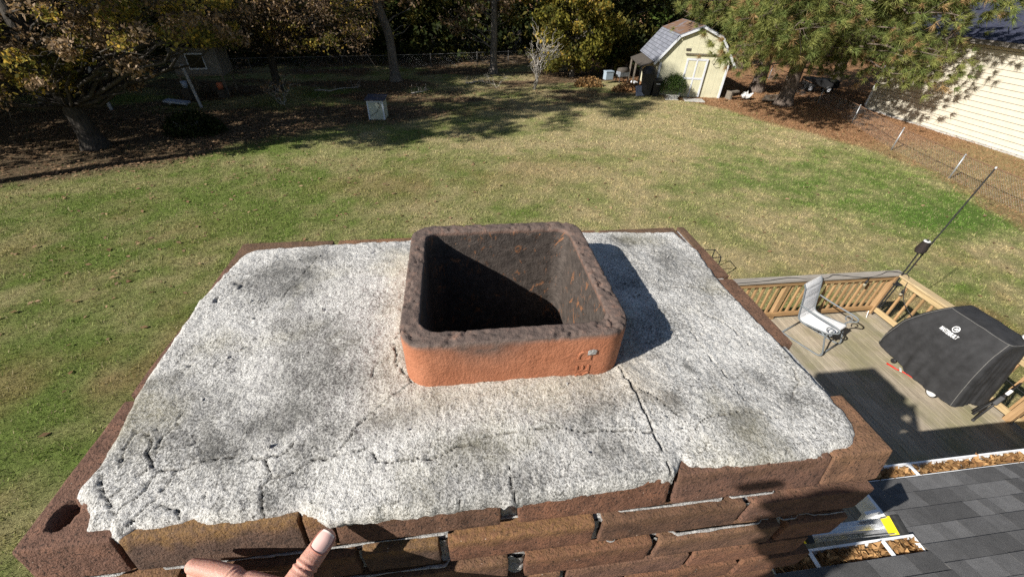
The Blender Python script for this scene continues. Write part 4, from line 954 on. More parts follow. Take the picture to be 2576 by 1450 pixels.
V, F, c = leafcloud(5200, fern, .05, [(.045, .085, .018), (.07, .11, .025), (.03, .055, .015)], 3, aspect=.25); link('fern', mesh_np('fern', V, F, M_LEAF, c), pl)
o_ = MB().box((0, 0, .02), (1.25, .85, .05), None, .01).build('stone_pad', simple('concrete pad', (.40, .39, .37), .9, .2, 6, .01)); o_.location = (15.55, 26.62, .0); o_.rotation_euler = (0, 0, rad(-14)); tag(o_, 'flat grey concrete pad in front of the shed door', 'slab')
# pump house box
pb = thing('pump_house', 'small cream box hut with white trim and a dark flat lid on the lawn', 'hut', (-3.85, 22.82, 0), rad(-4))
m2 = boardmat('stained cream panel', (.50, .53, .44), .9, 0, .5)
MB().box((0, 0, .47), (.80, .84, .92)).build('body', m2, pb)
mb = MB()
for x in (-.37, .37): mb.box((x, -.428, .46), (.075, .02, .92))
mb.box((0, -.4285, .88), (.66, .02, .09)); mb.build('trim', simple('bluish white paint', (.55, .60, .68), .6, .12, 6), pb)
MB().box((.01, -.02, .985), (.98, 1.02, .055), Matrix.Rotation(rad(3), 3, 'X'), .008).build('lid', simple('dark tar lid', (.055, .055, .075), .8, .3, 9), pb); MB().bar((-.15, .05, 1.03), (.47, .02, 1.03), .035, .02).build('batten', M_OLDW, pb)
MB().tube([(.20, -.45, .86), (.21, -.455, .66), (.05, -.45, .40), (-.30, -.45, .20)], .010, 5).tube([(.12, -.45, .80), (.24, -.46, .70), (.23, -.45, .60)], .014, 5).build('cable', M_DARKW, pb)
# raised coop with a window at the far left
coop = thing('raised_coop', 'weathered raised wooden coop with one pale framed window under the trees', 'coop', (-13.85, 27.1, 0), rad(6))
MB().box((0, .9, 1.82), (2.3, 1.8, 1.40)).build('wall', boardmat('grey board', (.20, .19, .18), .3), coop)
MB().box((0, .85, 2.58), (2.9, 2.5, .07), Matrix.Rotation(rad(-6), 3, 'X')).build('roof', M_DARKW, coop)
wf = MB().bar((-.40, -.025, 2.20), (.48, -.025, 2.20), .03, .07).bar((-.40, -.025, 1.48), (.48, -.025, 1.48), .03, .07).bar((-.37, -.025, 1.5), (-.37, -.025, 2.2), .03, .05, 0, (1, 0, 0)).bar((.45, -.025, 1.5), (.45, -.025, 2.2), .03, .05, 0, (1, 0, 0)).build('window', M_TRIM, coop)
MB().box((.04, -.006, 1.84), (.80, .01, .68)).build('pane', simple('dark pane', (.006, .007, .009), .25, .1), wf)
MB().box((0, -.03, 1.17), (2.25, .05, .10)).build('sill_board', M_OLDW, coop)
for x, y in ((-1.05, .05), (1.05, .05), (-1.05, 1.7), (1.05, 1.7)): MB().box((x, y, .56), (.09, .09, 1.12)).build('leg', M_OLDW, coop)
for i, (x, y, c_, l_) in enumerate(((-14.6, 26.6, (.35, .42, .55), 'pale blue bucket hanging low under the raised coop'), (-12.95, 26.9, (.55, .16, .08), 'orange feed tub under the raised coop'))):
    o_ = MB().lathe((0, 0, 0), [(.12, 0), (.16, .32), (.145, .32), (.11, .02)], 14).build('bucket', simple('bucket %d' % i, c_, .5), None, True); o_.location = (x, y, .62 if i == 0 else .5); tag(o_, l_, 'bucket')
    MB().box((0, 0, -.26 if i else -.32), (.34, .34, .50 if i else .6)).build('stand', M_DARKW, o_)
for x, y, h, tilt, l_ in ((-17.3, 24.4, 2.15, -.02, 'tall pale weathered post left of the raised coop'), (-13.28, 24.9, 2.05, -.06, 'pale weathered post in front of the raised coop')):
    o_ = MB().box((0, 0, h/2), (.115, .115, h), None, .012).box((0, 0, h+.01), (.125, .125, .03), None, .006).build('post', simple('pale post', (.40, .40, .42), .85, .25, 8)); o_.location = (x, y, -.04); o_.rotation_euler = (0, tilt, .2); tag(o_, l_, 'post')
o_ = MB().box((0, 0, .2), (1.1, .5, .10), Matrix.Rotation(.12, 3, 'Y'), .02).bar((-.4, 0, 0), (-.4, 0, .2), .05, .05).bar((.4, 0, 0), (.4, 0, .2), .05, .05).build('bench', simple('pale blue plank', (.36, .40, .48), .7)); o_.location = (-14.6, 25.3, 0); tag(o_, 'low pale plank bench on the ground before the raised coop', 'bench')
# things under the pines
mb = MB(); rr = random.Random(2)
for k in range(5):
    c0 = Vector((rr.uniform(-.35, .35), rr.uniform(-.2, .2), .08)); b2 = bmesh.new()
    for _ in range(12): b2.verts.new(c0+Vector((rr.gauss(0, .16), rr.gauss(0, .12), abs(rr.gauss(.1, .16)))))
    bmesh.ops.convex_hull(b2, input=b2.verts[:]); b2.verts.index_update(); mb.add([v.co.copy() for v in b2.verts], [tuple(v.index for v in f.verts) for f in b2.faces]); b2.free()
o_ = mb.build('white_tarp', simple('white plastic sheet', (.75, .74, .72), .6, .08)); o_.location = (19.5, 27.0, 0); tag(o_, 'crumpled white plastic sheet at the foot of the pine right of the shed', 'tarp')
for k in range(5):
    o_ = MB().box((0, 0, .03), (1.3, .14, .035), None, .004).build('board', M_OLDW); o_.location = (20.9+.06*k, 26.35+.10*k, .03+.06*k); o_.rotation_euler = (.02*k, .03, rad(-8+5*k)); tag(o_, ['lowest', 'second lowest', 'middle', 'second highest', 'topmost'][k]+' grey board of the pile between the two near pines', 'board', 'boards piled between the pines')
o_ = MB().box((0, 0, .25), (.12, .5, .5)).box((.35, .1, .42), (.75, .25, .10), Matrix.Rotation(-.1, 3, 'Y')).build('old_bench', M_OLDW); o_.location = (18.15, 26.95, 0); o_.rotation_euler = (0, 0, .15); tag(o_, 'broken old wooden bench at the right corner of the shed', 'bench')
cart = thing('yard_cart', 'dark yard cart with pale wheels under the pine by the far building', 'cart', (26.6, 29.4, 0), rad(-25))
MB().box((0, 0, .62), (2.2, 1.1, .50), None, .05).build('tray', M_BLK, cart); MB().bar((-1.1, 0, .5), (-2.3, 0, .15), .06, .05).build('drawbar', M_OLDW, cart)
for x in (-.6, .6):
    for y in (-.5, .5): w = MB().lathe((x, y, .26), [(.10, -.07), (.25, -.07), (.26, 0), (.25, .07), (.10, .07)], 18, 'y').build('wheel', M_BLK, cart, True); MB().lathe((x, y, .26), [(.02, -.075), (.13, -.075), (.13, .075), (.02, .075)], 14, 'y').build('rim', M_TRIM, w)

# ------------------------------------------------------------ neighbour's building
nb = thing('neighbor_house', 'large cream clapboard building with a dark blue roof along the right fence', 'house', (26.25, 24.6, 0), rad(-90))
# local: x runs along the wall towards the viewer, y points away from the yard
m = Mat('cream clapboard', .6, .3); sp = m.n('ShaderNodeSeparateXYZ'); m.l(m.coord(), sp.inputs[0]); fr_ = m.math('FRACT', m.math('DIVIDE', sp.outputs[2], .245)); fr2 = m.math('FRACT', m.math('DIVIDE', sp.outputs[2], .1225))
c = m.ramp(m.noise(3, 4), (.3, (.60, .55, .44)), (.7, (.66, .61, .50))); m.base(m.mix(m.math('LESS_THAN', fr_, .10), c, (.16, .14, .11))); m.bump(m.math('SUBTRACT', fr2, 0.0), .02, .7); M_CLAP = m.m
LEN, WD, WH = 16.0, 9.0, 4.15
MB().box((LEN/2, WD/2, WH/2+.1), (LEN, WD, WH)).build('wall', M_CLAP, nb); MB().box((LEN/2, WD/2, .06), (LEN-.05, WD-.05, .16)).box((LEN/2, -.05, .02), (LEN+.1, .22, .10)).build('foundation', simple('concrete', (.42, .41, .39), .9, .2, 4), nb)
MB().box((-.012, .06, WH/2+.1), (.05, .16, WH)).build('corner_trim', M_WHITE, nb)
m = Mat('blue grey shingles', .9, .15); m.base(m.ramp(m.noise(9, 5), (.3, (.030, .033, .055)), (.7, (.055, .06, .09)))); M_NR = m.m
mb = MB(); 
def roofslab(mb, y0, z0, y1, z1, x0, x1, th=.14):
    V = [(x, y, z+d) for d in (0, th) for x, y, z in ((x0, y0, z0), (x1, y0, z0), (x1, y1, z1), (x0, y1, z1))]
    mb.add(V, [(0, 3, 2, 1), (4, 5, 6, 7), (0, 1, 5, 4), (1, 2, 6, 5), (2, 3, 7, 6), (3, 0, 4, 7)])
roofslab(mb, -.35, 4.18, WD/2, 5.9, -.3, LEN+.3); roofslab(mb, WD+.35, 4.18, WD/2, 5.9, -.3, LEN+.3); mb.build('roof', M_NR, nb)
MB().box((LEN/2, -.37, 4.19), (LEN+.6, .03, .20)).build('fascia', simple('eave shaded fascia', (.20, .18, .16), .7), nb)  # grey brown tone carries the shade under the eave in its colour
MB().tube([(-.02, -.06, .2), (-.02, -.06, 4.0)], .05, 8).build('downspout', M_WHITE, nb)
n2 = thing('far_outbuilding', 'pale outbuilding beyond the cream clapboard building corner', 'shed', (33.5, 30.5, 0), rad(-90))
MB().box((3, 3, 1.7), (6, 6, 3.4)).build('wall', M_CLAP, n2); mb = MB(); roofslab(mb, -.4, 3.35, 3, 4.6, -.3, 6.3); roofslab(mb, 6.4, 3.35, 3, 4.6, -.3, 6.3); mb.build('roof', M_NR, n2)
MB().box((-.02, .05, 1.7), (.04, .16, 3.4)).build('corner_trim', M_WHITE, n2)

# ------------------------------------------------------------ chain link fences
M_GALV = simple('galvanised steel', (.34, .35, .36), .45, .15, 20, metal=.5); M_RUST = simple('rusty rail', (.17, .10, .062), .8, .3, 12)
M_OLDG = simple('dull old steel', (.13, .125, .12), .7, .3, 20)
def chainfence(name, label, posts, h, railmat, postmat, mesh_gap=.10, th=.0013):
    f = thing(name, label, 'fence', (0, 0, 0))
    P = [Vector((x, y, 0)) for x, y in posts]
    for p in P: MB().tube([p+Vector((0, 0, -.1)), p+Vector((0, 0, h+.02))], .030, 8).lathe((p.x, p.y, h+.02), [(.036, 0), (.036, .03), (.012, .055)], 8).build('post', postmat, f, True)
    MB().tube([p+Vector((0, 0, h)) for p in P], .022, 6).build('top_rail', railmat, f, True)
    V = []; F = []
    for a, b in zip(P[:-1], P[1:]):
        L = (b-a).length; d = (b-a)/L; nrm = Vector((-d.y, d.x, 0))*th; hz = h-.05
        k = -hz
        while k < L:
            for s in (1, -1):
                u0, u1 = (k, k+hz) if s == 1 else (k+hz, k); z0, z1 = .03, hz+.03
                # clip to the bay
                if u0 < 0: z0 += (0-u0)/(u1-u0)*(z1-z0) if s == 1 else 0; u0 = max(u0, 0)
                if s == -1 and u1 < 0: t = u0/(u0-u1); z1 = z0+(z1-z0)*t; u1 = 0
                if s == 1 and u1 > L: t = (L-u0)/(u1-u0); z1 = z0+(z1-z0)*t; u1 = L
                if s == -1 and u0 > L: t = (u0-L)/(u0-u1); z0 = z0+(z1-z0)*t; u0 = L
                if abs(u1-u0) < .01: continue
                A, B = a+d*u0+Vector((0, 0, z0)), a+d*u1+Vector((0, 0, z1)); q = (B-A).normalized(); w = q.cross(nrm.normalized())*th
                n0 = len(V); V += [A+nrm, A+w, A-nrm, A-w, B+nrm, B+w, B-nrm, B-w]
                F += [(n0+i, n0+(i+1) % 4, n0+(i+1) % 4+4, n0+i+4) for i in range(4)]
            k += mesh_gap
    link('chain_mesh', mesh_np('chain_mesh', [tuple(v) for v in V], F, M_GALV), f)
    return f
chainfence('chain_link_fence', 'low chain link fence with rusty top rail along the right side of the yard', [(25.6, 33.6), (24.75, 29.6), (23.65, 25.6), (22.26, 21.17), (20.74, 16.97), (19.93, 13.44), (19.35, 9.75), (18.9, 6.2)], .96, M_RUST, M_GALV)
chainfence('back_fence', 'chain link fence running across the dark back of the yard before the woods', [(-24, 30.5), (-19.7, 32.6), (-14, 34.2), (-8, 35.6), (-1.57, 37.2), (2.2, 38.5), (4.94, 39.45), (9, 40.2)], .98, M_OLDG, M_OLDG, .16, .0016)
# ------------------------------------------------------------ trees
def barkmat(name, a, b, k=9):
    m = Mat(name, .95, .1); n = m.noise(k, 6, .7, m.scale(m.coord(), (1, 1, .22)), .5); n2 = m.voro(k*1.3, m.scale(m.coord(), (1, 1, .3)))
    m.base(m.mix(m.ramp(n2, (.1, .7), (.45, 0.0)), m.ramp(n, (.3, a), (.7, b)), tuple(x*.4 for x in a))); m.bump(n, .04); m.bump(n2, .03); return m.m
M_BARK = barkmat('grey bark', (.09, .078, .066), (.22, .195, .17)); M_DBARK = barkmat('shade darkened bark', (.040, .035, .030), (.085, .075, .065)); M_PBARK = barkmat('pine bark', (.085, .066, .054), (.22, .175, .145), 7); M_TWIG = simple('pale twig bark', (.36, .33, .29), .85, .3, 20)  # M_DBARK: deep shade on the left trunks put into the bark colour
GOLD = [(.48, .32, .06), (.38, .29, .06), (.25, .22, .055), (.17, .16, .035)]; BROWN = [(.29, .20, .125), (.42, .31, .21), (.15, .10, .06), (.34, .22, .10)]
OLIVE = [(.10, .105, .025), (.14, .125, .03), (.075, .085, .02), (.19, .15, .035)]; GREEN = [(.065, .105, .022), (.10, .14, .03), (.05, .075, .018)]; DARK = [(.035, .05, .016), (.05, .062, .02), (.028, .036, .014)]
def limb(mb, a, b, r0, r1, seed, wob=.12, n=6, sides=7):
    r = random.Random(seed); a, b = Vector(a), Vector(b); L = (b-a).length
    P = [a.lerp(b, k/n)+Vector((r.gauss(0, 1), r.gauss(0, 1), r.gauss(0, .6)))*L*wob*.25*math.sin(math.pi*k/n) for k in range(n+1)]
    mb.tube(P, [lerp(r0, r1, k/n) for k in range(n+1)], sides); return P
def trunk_tube(mb, path, rads, seed=0, flare=True):
    P = cat(path, 6); R = np.interp(np.linspace(0, 1, len(P)), np.linspace(0, 1, len(rads)), rads)
    if flare: R = R*(1+.55*np.exp(-np.array([max(p.z, 0) for p in P])/.35))
    mb.tube(P, list(R), 14); return P
def clumpfn(cen, rad_, n_each):
    cen = np.array(cen); rad_ = np.array(rad_)
    def fn(r, n):
        i = np.repeat(np.arange(len(cen)), n_each); d = r.normal(size=(len(i), 3)); d /= np.linalg.norm(d, axis=1, keepdims=True)
        return cen[i]+d*(rad_[i]*r.random(len(i))**.45)[:, None]*[1, 1, .65]
    return fn
def broadleaf(name, label, cat_, loc, path, rads, crown, ncl, n_each, lsize, pals, seed, group=None, twigs=0, bark=None, clr=(.5, 1.1), extra=(), droop=0.0):
    """crown: function(random) -> point; clumps hang at the ends of limbs that start on the trunk"""
    t = thing(name, label, cat_, loc, 0, group); r = random.Random(seed); mb = MB(); P = trunk_tube(mb, [Vector(p) for p in path], rads, seed)
    cs, rs = [], []
    for k in range(ncl):
        c = Vector(extra[k]) if k < len(extra) else Vector(crown(r)); cs.append(c); rs.append(r.uniform(*clr))
        best = min(P[len(P)//5:], key=lambda p: (p-c).length+abs(p.z-(c.z-.6*math.hypot(c.x-p.x, c.y-p.y)))*.6)
        L = (best-c).length
        if k % 3 == 0 or k < min(10, len(extra)): limb(mb, best, c, min(.015+.011*L, .10), .008, seed*99+k, .25, 6, 6)
        for q in range(twigs):
            e = c+Vector((r.gauss(0, .7), r.gauss(0, .7), r.gauss(-.15, .45))); limb(mb, c.lerp(best, r.uniform(0, .25)), e, .013, .005, seed*77+k*9+q, .5, 5, 4)
    mb.build('trunk', bark or M_BARK, t, True)
    for i, (pal, share) in enumerate(pals):
        sel = [k for k in range(ncl) if (k*0.618+i*.0) % 1 < 1] if len(pals) == 1 else [k for k in range(ncl) if (k % 10) in share]
        if not sel: continue
        V, F, c = leafcloud(0, clumpfn([cs[k] for k in sel], [rs[k] for k in sel], n_each), lsize, pal, seed+i, .4, .6, droop)
        link('crown', mesh_np('crown', V, F, M_LEAF, c), t)
    return t
def dome(cx, cy, rx, ry, z0, z1, lowz=None):
    def f(r):
        a = r.random()*6.283; q = r.random()**.5; u = r.random()
        z = lerp(z0, z1, u); w = math.sin(math.pi*min(.95, .12+.83*u))**.6
        return (cx+rx*w*q*math.cos(a), cy+ry*w*q*math.sin(a), z-(0 if lowz is None else lowz*q*(1-u)))
    return f
# big golden tree at the left with low hanging boughs
ext = [(-3.6, .6, 3.9), (-2.4, -2.2, 3.6), (-1.2, -1.5, 4.2), (.4, -2.2, 4.3), (2.2, -.8, 3.9), (3.6, .8, 3.2), (-.6, 1.2, 3.0), (1.4, 1.5, 3.1), (3.3, 2.6, 2.4), (-3.2, -1.6, 2.6), (-2.2, 1.4, 2.4), (4.6, 2.4, 3.9), (-4.2, 1.6, 2.9), (5.6, 1.6, 4.4), (2.9, -1.6, 4.6), (-1.8, -3.0, 4.4), (.6, -.4, 2.7), (4.2, 3.4, 2.2), (-3.8, 2.2, 3.6), (1.0, 2.8, 3.9)]
rx_ = random.Random(91); ext += [(rx_.uniform(-6, 6.5), rx_.uniform(-3.2, 3.4), rx_.uniform(2.0, 5.8)) for _ in range(330)]
def clear_view(ox, oy, L):
    out = []
    for p in L:
        x, y, d = p[0]+ox, p[1]+oy, (6-p[2])
        q, e = x/y, d/y
        if -.615 < q < -.40 and e > .118: continue
        if -.76 < q < -.65 and e > .150: continue
        if q > -.90 and e > .205: continue
        out.append(p)
    return out
ext = clear_view(-14.55, 18.7, ext)
broadleaf('golden_tree', 'thick trunked tree with low boughs of gold and tan leaves, nearest at the left', 'tree', (-14.55, 18.7, 0), [(0, 0, -.1), (-.1, .05, 1.5), (-.35, .1, 3.5), (-.2, .3, 6.5), (.2, .2, 10), (.1, .4, 14)], [.36, .30, .27, .23, .15, .06],
    dome(0, .6, 5.0, 4.6, 7.0, 16.5, .3), 420, 110, .066, [(GOLD, (0, 3, 5, 8)), (BROWN, (1, 2, 6, 7, 9)), (OLIVE, (4,))], 11, None, 1, M_DBARK, (.28, .66), ext, .3)
ext2 = [(-2.0, -1.5, 3.8), (-.4, -2.2, 4.4), (1.2, -2.0, 4.2), (2.6, -2.4, 3.6), (3.8, -1.8, 3.4), (1.9, -1.2, 2.9), (3.0, -1.4, 2.6), (4.6, -1.2, 4.2), (-1.6, -.9, 3.0), (.2, -1.6, 3.4), (2.4, -2.6, 4.7), (4.2, -2.4, 2.9), (5.2, -1.6, 3.4), (-3.0, -2.0, 4.4)]
ext2 += [(rx_.uniform(-4, 6.2), rx_.uniform(-3, .4), rx_.uniform(2.7, 5.4)) for _ in range(170)]
ext2 = clear_view(-10.6, 28.8, ext2)
broadleaf('russet_tree', 'tree with tan brown leaves and bare pale twigs beside the raised coop', 'tree', (-10.6, 28.8, 0), [(0, 0, -.1), (.1, .05, 2.5), (-.1, .1, 6), (.2, 0, 10), (.1, .2, 13)], [.22, .19, .16, .11, .05],
    dome(0, 0, 4.6, 4.0, 5.2, 15, .3), 270, 85, .068, [(BROWN, (0, 2, 4, 5, 6, 8, 9)), (GOLD, (1, 3)), (OLIVE, (7,))], 12, None, 3, M_DBARK, (.5, 1.0), ext2, .3)
def crownF(cx, cy, rx, ry, z0, z1): return dome(cx, cy, rx, ry, z0, z1, .4)
broadleaf('shade_tree', 'dark leaved tree behind the golden tree at the far left edge', 'tree', (-20.5, 25.0, 0), [(0, 0, -.1), (.2, .1, 4), (0, .3, 9), (.3, 0, 14)], [.30, .26, .18, .06], crownF(0, 0, 5, 5, 2.0, 16), 220, 80, .13, [(OLIVE, (0, 1, 2, 3, 4, 5)), (BROWN, (6, 7)), (DARK, (8, 9))], 13)
# trees outside the left edge whose shadow falls across the yard
sh1 = broadleaf('yard_tree', 'tall leafy tree standing left of the yard beyond the picture edge', 'tree', (-27.5, 14.6, 0), [(0, 0, -.1), (.2, .1, 4), (0, .3, 9), (.3, 0, 15)], [.32, .27, .2, .06], crownF(0, 0, 4.8, 4.2, 4.5, 17.5), 120, 60, .14, [(GOLD, (0, 1, 2)), (BROWN, (3, 4, 5, 6)), (OLIVE, (7, 8, 9))], 14, 'trees left of the yard')
sh2 = broadleaf('yard_tree', 'dense leafy tree deeper in the grove left of the yard', 'tree', (-31, 17.5, 0), [(0, 0, -.1), (.2, .1, 4), (0, .3, 9), (.3, 0, 15)], [.32, .27, .2, .06], crownF(0, 0, 5.2, 4.6, 2.6, 18), 240, 90, .16, [(GOLD, (0, 1)), (BROWN, (3, 4, 5, 6)), (OLIVE, (2, 7, 8, 9))], 24, 'trees left of the yard')
broadleaf('tall_tree', 'very tall high crowned tree left of the yard beyond the picture edge', 'tree', (-21.0, 12.6, 0), [(0, 0, -.1), (.1, .1, 6), (0, .2, 14), (.2, 0, 25)], [.34, .28, .22, .05], crownF(0, 0, 4.0, 3.6, 12.5, 26), 130, 80, .15, [(OLIVE, (0, 1, 2, 3, 4, 5, 6, 7)), (GOLD, (8, 9))], 25)
for i, (x, y, a, s) in enumerate(((-26.5, 23, 2.4, 1.0), (-36, 21, 4.0, 1.2), (-33, 28, .6, 1.1), (-24.5, 29.5, 3.2, .95))):
    o = copy_tree(sh2); o.location = (x, y, 0); o.rotation_euler = (0, 0, a); o.scale = (s, s, s)
# leaning grey trunk in the middle
broadleaf('leaning_tree', 'tall grey barked tree leaning left with a forked trunk at the back of the lawn', 'tree', (-3.95, 32.0, 0), [(.1, 0, -.1), (.06, 0, 1.2), (0, 0, 2.8), (-.42, 0, 4.4), (-.8, .1, 6.5), (-.9, .2, 10), (-.6, .3, 14)], [.34, .30, .275, .27, .22, .16, .06],
    crownF(-.5, 1.0, 4.2, 3.6, 4.6, 15), 150, 70, .13, [(OLIVE, (0, 1, 2, 3, 8)), (BROWN, (4, 5, 6)), (GREEN, (7, 9))], 15, None, 0, None, (.6, 1.2), [(-1.6, -.4, 4.9), (1.6, .2, 3.7), (2.2, 1.0, 3.9), (2.4, 1.8, 5.0), (-2.4, .6, 4.6)])
broadleaf('straight_tree', 'straight dark trunked tree before the back fence left of the yellow tree', 'tree', (3.25, 35.1, 0), [(0, 0, -.1), (.03, 0, 2), (.05, 0, 4.5), (-.1, .1, 9), (0, .1, 14)], [.29, .25, .22, .15, .05],
    crownF(0, .4, 4.2, 3.2, 4.6, 15), 150, 70, .12, [(BROWN, (0, 1, 2, 3, 4)), (OLIVE, (5, 6, 7)), (GOLD, (8, 9))], 16, None, 1, None, (.5, 1.1), [(-2.2, -.6, 3.9), (-1.2, -.9, 4.3), (-3.2, -.4, 3.4), (-2.6, -.2, 2.9), (.8, -.8, 4.2), (-1.6, -.5, 3.3), (1.4, -.6, 3.7), (-3.6, -.2, 4.2)], .3)
ext5 = [(-1.6, -1.2, 2.9), (-.6, -1.5, 2.2), (.3, -1.3, 1.5), (-.2, -1.4, 3.4), (.9, -1.4, 2.6), (-1.9, -.8, 3.6), (1.6, -.9, 3.4), (-.9, -1.3, 1.7), (.6, -1.2, .9), (-1.5, -.7, 2.1), (1.7, -.8, 1.9), (2.2, -.6, 2.6), (0, -1.0, 4.3), (1.2, -1.0, 4.4), (2.6, -.4, 3.7)]
broadleaf('yellow_tree', 'bushy yellow green tree growing to the ground left of the barn shed', 'tree', (9.2, 34.0, 0), [(0, 0, -.1), (.1, .1, 2), (0, 0, 5), (.2, 0, 9)], [.16, .13, .10, .04],
    dome(0, 0, 3.3, 2.2, .7, 10.5), 230, 90, .11, [([(.17, .165, .03), (.24, .21, .035), (.12, .12, .025)], (0, 2, 4, 6, 8)), (OLIVE, (1, 5, 9)), (GOLD, (3, 7))], 17, None, 0, None, (.5, .95), ext5, .5)
broadleaf('evergreen_tree', 'dense dark olive tree just left of the barn shed roof', 'tree', (14.0, 36.0, 0), [(0, 0, -.1), (.1, .1, 3), (0, 0, 10)], [.2, .16, .04], dome(0, 0, 3.8, 2.6, .6, 12), 240, 90, .125, [(OLIVE, (0, 3, 6)), (DARK, (1, 2, 4, 5, 7)), (GREEN, (8, 9))], 18, None, 0, None, (.6, 1.1))
# bare sapling and twiggy bushes
def twigtree(name, label, loc, h, spread, n, seed, r0=.035, cat_='sapling', lean=(0, 0), lv=0, pal=GOLD):
    t = thing(name, label, cat_, loc); r = random.Random(seed); mb = MB(); ends = []
    def grow(p, d, L, rr_, lev):
        q = p+d*L; P = limb(mb, p, q, rr_, rr_*.6, r.randrange(10**6), .35, 5, 6); ends.append(q)
        if lev > 0:
            for _ in range(r.choice((2, 2, 3))):
                nd = (d+Vector((r.gauss(0, .55), r.gauss(0, .45), r.gauss(.05, .35)))).normalized(); grow(P[r.choice((3, 4, 5))], nd, L*r.uniform(.55, .85), rr_*.62, lev-1)
    for k in range(n):
        a = r.random()*6.28; grow(Vector((r.gauss(0, .12), r.gauss(0, .1), -.05)), Vector((math.cos(a)*spread+lean[0], math.sin(a)*spread*.7+lean[1], 1)).normalized(), h*r.uniform(.30, .46), r0*r.uniform(.7, 1.1), 3)
    mb.build('stem', M_TWIG, t, True)
    if lv:
        rr_ = np.random.default_rng(seed); e = np.array([tuple(x) for x in ends]); V, F, c = leafcloud(lv, lambda g_, n_: e[g_.integers(0, len(e), n_)]+g_.normal(size=(n_, 3))*.08, .09, pal, seed); link('foliage', mesh_np('foliage', V, F, M_LEAF, c), t)
    return t
twigtree('bare_sapling', 'bare pale branched sapling clump with a few yellow leaves at the lawn edge', (5.6, 29.6, 0), 4.0, .30, 6, 5, .04, 'sapling', (-.05, 0), 60)
twigtree('bare_bush', 'low sprawling bare twig bush left of the bare sapling', (3.0, 30.3, 0), 1.1, 1.1, 4, 9, .02, 'bush')
twigtree('dry_shrub', 'brown dry shrub in the shade right under the raised coop posts', (-9.3, 25.6, 0), 1.5, .9, 6, 19, .022, 'shrub', (0, 0), 140, BROWN)
twigtree('dark_bush', 'dark mounded bush with bare curving stems in the shade at the left', (-11.6, 20.3, 0), 1.0, .7, 5, 23, .018, 'bush')
def mound(cx, cy, rx, ry, h): 
    return lambda r, n: (lambda d, q: np.stack([cx+rx*d[:, 0]*q, cy+ry*d[:, 1]*q, np.abs(d[:, 2])*h*q], -1))(*(lambda d: (d/np.linalg.norm(d, axis=1, keepdims=True), r.random(n)**.35))(r.normal(size=(n, 3))))
V, F, c = leafcloud(2200, mound(-11.6, 20.5, 1.3, .9, .95), .075, DARK, 61); tb = link('shade_bush', mesh_np('shade_bush', V, F, M_LEAF, c)); tag(tb, 'low dark leafy mound in the shade behind the curving bare stems', 'bush')
V, F, c = leafcloud(900, mound(9.6, 30.6, 1.1, .6, .7), .07, [(.34, .20, .08), (.26, .15, .06)], 62); tb = link('dry_grass_clump', mesh_np('dry_grass_clump', V, F, M_DRY, c)); tag(tb, 'rust brown dry weed clump before the yellow tree', 'weeds')
V, F, c = leafcloud(1300, mound(12.0, 29.0, 1.3, .5, .6), .07, [(.40, .22, .10), (.30, .17, .07)], 63); tb = link('straw_heap', mesh_np('straw_heap', V, F, M_DRY, c)); tag(tb, 'orange brown heap of dry needles and weeds left of the black bins', 'weeds')
# fallen boughs
for i, (x, y, L, a, lb) in enumerate(((-7.2, 29.0, 2.6, .15, 'pale fallen bough with twigs lying on the shaded lawn right of the coop'), (-2.0, 28.3, 1.2, .4, 'small fallen twig with brown leaves near the leaning trunk'), (1.6, 31.4, 1.3, .1, 'thin pale fallen stick on the leaf litter left of the sapling'))):
    r = random.Random(40+i); mb = MB(); limb(mb, (-L/2, 0, .06), (L/2, .1, .18), .05, .02, i, .2)
    for k in range(7):
        p = Vector((r.uniform(-L/2, L/2), .03, .12)); limb(mb, p, p+Vector((r.gauss(0, .35), r.gauss(0, .2), r.uniform(.1, .5))), .014, .006, 50+k+i*10, .4, 5, 5)
    o_ = mb.build('fallen_branch', M_TWIG, None, True); o_.location = (x, y, 0); o_.rotation_euler = (0, 0, a); tag(o_, lb, 'branch')

# pines
def needles(cen, dirs, n_each, L, w, seed):
    r = np.random.default_rng(seed); cen = np.array(cen); dirs = np.array(dirs); i = np.repeat(np.arange(len(cen)), n_each); n = len(i)
    d = dirs[i]+r.normal(size=(n, 3))*.62; d[:, 2] -= .12; d /= np.linalg.norm(d, axis=1, keepdims=True); s = np.cross(d, r.normal(size=(n, 3))); s /= np.linalg.norm(s, axis=1, keepdims=True)
    l = (L*(.7+.5*r.random(n)))[:, None]; p = cen[i]+r.normal(size=(n, 3))*.025; tip = p+d*l; tip[:, 2] -= .03
    V = np.stack([p-s*w, p+s*w, tip], 1).reshape(-1, 3)
    tone = r.random(len(cen))[i][:, None]; c = np.where(tone < .13, np.array([.36, .24, .11]), np.where(tone < .6, np.array([.25, .265, .080]), np.array([.15, .185, .055])))*(.6+.75*r.random((n, 1)))
    return V, np.arange(3*n).reshape(-1, 3), np.repeat(c, 3, 0)
